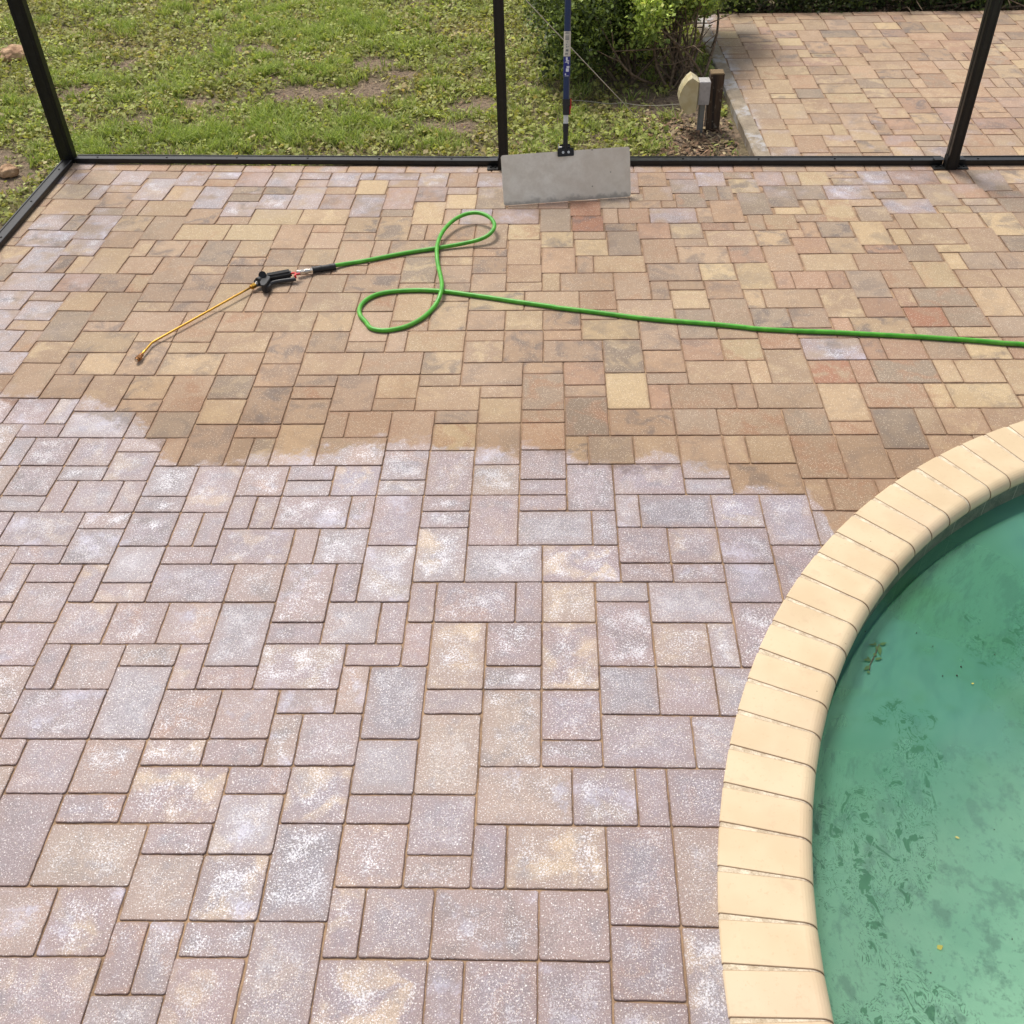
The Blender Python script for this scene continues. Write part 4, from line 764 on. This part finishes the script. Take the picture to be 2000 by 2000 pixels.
# dead thatch, twigs and leaf litter
parts=[]; n=46000; x,y=scatter(n,-4,5.0,3.6,8); s=soilness(x,y); m=inlawn(x,y)&(rng.random(n)<.25+s*.6+.35*dryness(x,y)); x,y=x[m],y[m]
pal=lin([(150,128,96),(176,156,120),(120,96,70),(124,96,72),(92,76,60),(146,114,88)]); ci=rng.integers(0,6,len(x))
L=rng.uniform(.008,.03,len(x)); parts.append(leaves(x,y,lawn_h(x,y)+rng.uniform(.002,.014,len(x)),L,L*rng.uniform(.12,.5,len(x)),pal[ci]*rng.uniform(.7,1.15,(len(x),1)),.3))
n=9000; x,y=scatter(n,2.0,6,6.44,6.9); L=rng.uniform(.01,.04,n); ci=rng.integers(0,6,n); parts.append(leaves(x,y,lawn_h(x,y)+rng.uniform(.002,.03,n),L,L*.5,pal[ci]*rng.uniform(.3,.8,(n,1)),.5))
n=900; x,y=rng.normal(1.75,.2,n),rng.normal(4.35,.22,n); m=inlawn(x,y); x,y=x[m],y[m]; L=rng.uniform(.02,.06,len(x)); ci=rng.integers(0,6,len(x)); parts.append(leaves(x,y,lawn_h(x,y)+rng.uniform(.006,.02,len(x)),L,L*.35,pal[ci],.3))
n=2600; x,y=scatter(n,-3.6,1.9,4.1,7.5); m=inlawn(x,y)&(soilness(x,y)>.1); x,y=x[m],y[m]; L=rng.uniform(.05,.14,len(x)); ci=rng.integers(0,3,len(x)); parts.append(leaves(x,y,lawn_h(x,y)+rng.uniform(.01,.035,len(x)),L,L*.03,pal[ci],.2))
V,Fq,C=merge(parts); t=NT('dry_litter'); M_DRY=t.bsdf(Base_Color=t.attr('lcol').outputs['Color'],Roughness=.85); struct(pmesh('leaf_litter',V,Fq,M_DRY,{'lcol':C}),'stuff')
# shrubs
def bark():
    t=NT('shrub_bark'); n=t.noise(60,detail=4); return t.bsdf(Base_Color=t.mix(t.mr(n,.3,.7),srgb(84,68,54),srgb(132,112,90)),Roughness=.9)
M_BARK=bark()
def shrub(name,base,blobs,nleaf,label,cat,pal,stems,group=None,seed=1,Ls=(.02,.037)):
    R=np.random.default_rng(seed); e=empty(name,base,label,cat,group); B=Vector(base)
    bm=bmesh.new(); tips=[]
    for bx,by,bz,rx,ry,rz in blobs:
        for k in range(stems):
            s0=B+Vector((R.normal(0,.10),R.normal(0,.08),0)); d_=R.normal(size=3); d_/=np.linalg.norm(d_)
            en=Vector((min(bx+d_[0]*rx*.75,1.93) if name=='shrub' else bx+d_[0]*rx*.75,by+d_[1]*ry*.75,bz+abs(d_[2])*rz*.5)); md=s0.lerp(en,.5)+Vector((R.normal(0,.07),R.normal(0,.07),-.04+R.normal(0,.04)))
            pts=catmull([s0,md,en],5); tube(bm,pts,[.011*(1-.85*i/len(pts)) for i in range(len(pts))],n=6,cap=False)
            for q in range(3):
                a=pts[4+int(R.random()*5)]; b=a+Vector((-abs(R.normal(0,.13)) if a.x>1.85 and name=='shrub' else R.normal(0,.13),R.normal(0,.13),R.normal(.04,.08))); tube(bm,[a,(a+b)/2+Vector((0,0,R.normal(0,.02))),b],[.0045,.0035,.002],n=5,cap=False)
    o=bmobj('trunk',bm,M_BARK,e,smooth=True); o.location=-B
    # foliage : many small clusters filling the blobs, gaps between
    LV=[];nc=nleaf//26; tot=sum((b[3]*b[4]*b[5])**.7 for b in blobs)
    xs_=[];ys_=[];zs_=[];cc=[]
    for b in blobs:
        k=int(nc*(b[3]*b[4]*b[5])**.7/tot); d_=R.normal(size=(k,3)); d_/=np.linalg.norm(d_,axis=1)[:,None]; r_=R.random(k)**.42
        c=np.array(b[:3])+d_*r_[:,None]*np.array(b[3:])*(1+.18*np.sin(d_[:,:1]*7+d_[:,1:2]*5))
        hue=np.clip(R.normal(.45,.2,k)+(c[:,2]-b[2])/b[5]*.28,0,1)
        for q in range(26):
            p=c+R.normal(0,.028,(k,3)); xs_.append(p[:,0]);ys_.append(p[:,1]);zs_.append(p[:,2]); cc.append(np.clip(hue+R.normal(0,.12,k),0,.999))
    x=np.concatenate(xs_);y=np.concatenate(ys_);z=np.concatenate(zs_);h=np.concatenate(cc); m=z>-.03; x,y,z,h=x[m],y[m],z[m],h[m]
    P2=lin(pal); col=P2[(h*len(pal)).astype(int)]*R.uniform(.8,1.2,(len(x),1)); L=R.uniform(Ls[0],Ls[1],len(x))
    V,Fq,C=leaves(x,y,z,L,L*.55,col,.7); o=pmesh('crown',V,Fq,M_LEAF,{'lcol':C},e); o.location=-B
    return e
gp_=[(58,66,40),(74,84,48),(94,108,58),(118,132,70),(146,160,82),(178,194,100),(202,214,128)]
shrub('shrub',(1.42,5.45,-.05),[(1.12,5.33,.30,.27,.36,.30),(1.38,5.55,.42,.28,.36,.34),(1.2,5.9,.6,.42,.45,.4)],44000,'dark dense small-leaved shrub behind the blue pole','shrub',[tuple(int(v*1.16) for v in q) for q in gp_[:6]],4,'shrubs behind the cage',3)
shrub('shrub',(1.74,5.15,-.05),[(1.66,5.45,.47,.24,.26,.20),(2.0,6.05,.46,.26,.3,.30),(1.85,5.7,.5,.2,.25,.22),(1.53,5.15,.36,.1,.1,.17),(1.83,5.35,.42,.12,.12,.1),(1.6,5.8,.75,.3,.3,.3)],30000,'bright green leggy shrub with bare lower branches beside second patio','shrub',[tuple(min(255,int(v*1.28)) for v in q) for q in gp_[2:]],4,'shrubs behind the cage',4)  # brighter palette puts the sunlit foliage into the leaf colour
e=shrub('hedge',(3.6,6.8,-.05),[(2.2+.3*k,6.70+.03*math.sin(k*2.1),.10+.03*math.sin(k*1.7),.26,.21,.26) for k in range(12)],36000,'low dark hedge along the far edge of second patio','hedge',gp_[:5],3,None,6)
# ---------------------------------------------------------------- small stones, sprig, debris
def stone_mat(c1,c2,nm):
    t=NT(nm); n=t.noise(14,detail=5,rough=.65); return t.bsdf(Base_Color=t.mix(t.mr(n,.35,.65),c1,c2),Roughness=.9,Normal=t.bump(t.noise(40,detail=4),.01))
M_ST=stone_mat(srgb(190,156,122),srgb(146,112,84),'sandstone')
def stone(p,sx,sy,sz,label,seed):
    bm=bmesh.new(); bmesh.ops.create_icosphere(bm,subdivisions=4,radius=1)
    for v in bm.verts:
        k=1+.28*noise.noise(v.co*1.6+Vector((seed,0,0)))+.10*noise.noise(v.co*5+Vector((0,seed,0))); v.co=Vector((v.co.x*sx*k,v.co.y*sy*k,max(v.co.z,-.4)*sz*k))
    return thing(bmobj('stone',bm,M_ST,smooth=True,loc=p),label,'stone','sandy stones in the lawn')
stone(px(28,106,-.02),.09,.10,.05,'large cracked tan stone in the grass left of the corner upright',1)
stone(px(16,336,-.02),.05,.045,.035,'small tan stone by the left rail of the cage',4)
M_SPR=plain('sprig_green',srgb(46,88,22),.5); 
sp=empty('leaf_sprig',tuple(px(1712,1270,-.106)),'small green leafy sprig floating near the pool edge','sprig')
def SQ(x,y,z=-.1065): return px(1580+x/4.6,1000+y/4.6,z)
def leaf_mesh(bm,a,b,w,z=0):
    d_=(b-a); n_=Vector((-d_.y,d_.x,0)).normalized(); c=[a,a.lerp(b,.3)+n_*w,a.lerp(b,.6)+n_*w*.8,b,a.lerp(b,.6)-n_*w*.8,a.lerp(b,.3)-n_*w]
    bm.faces.new([bm.verts.new(q) for q in c])
bm=bmesh.new(); tube(bm,[SQ(545,1420),SQ(548,1370),SQ(575,1320),SQ(600,1270),SQ(615,1220),SQ(632,1190)],.0014,n=6); o=bmobj('stem',bm,plain('stem_brown',srgb(70,56,36),.6),sp); o.location=-sp.location
for a,b,w in [((612,1188),(530,1192),.0035),((600,1190),(590,1165),.003),((635,1192),(700,1172),.005),((632,1195),(640,1290),.006),((605,1200),(612,1245),.004),((600,1265),(585,1295),.0055),((590,1325),(662,1308),.0045),((562,1325),(486,1328),.006),((545,1318),(518,1296),.003),((548,1380),(492,1420),.0055),((548,1435),(518,1440),.005)]:
    bm=bmesh.new(); leaf_mesh(bm,SQ(*a,-.1055),SQ(*b,-.1055),w); o=bmobj('leaf',bm,M_SPR,sp); o.location=-sp.location
def fl(x,y,a,L,w,c,label,name='fallen_leaf',z=-.1065,cat='leaf',grp=None):
    p=px(x,y,z); bm=bmesh.new(); leaf_mesh(bm,Vector((-L/2*math.cos(a),-L/2*math.sin(a),0)),Vector((L/2*math.cos(a),L/2*math.sin(a),.0012)),w); return thing(bmobj(name,bm,plain('leaf_%d'%int(x),srgb(*c),.6),loc=p),label,cat,grp)
fl(1836,1850,.4,.016,.006,(150,146,52),'yellow leaf with dark spot floating low in the pool')
fl(1870,1636,-.6,.012,.003,(170,160,84),'tiny pale yellow leaf floating beside a grey stain')
fl(1900,1335,.2,.008,.0022,(190,170,50),'tiny yellow leaf fragment floating in the upper green water')
for k,(x,y) in enumerate([(1877,1302),(1869,1319),(1841,1320),(1790,1236),(1690,1233),(1943,1278),(1942,1620),(1818,1900),(1822,1262),(1977,1834)]):
    bm=bmesh.new(); bmesh.ops.create_icosphere(bm,subdivisions=2,radius=.0024 if k<2 else .0016); 
    thing(bmobj('debris_speck',bm,plain('speck_%d'%k,srgb(40,30,26),.8),loc=px(x,y,-.1075)),'tiny dark speck of debris floating on the green pool water','debris','specks floating on the pool')
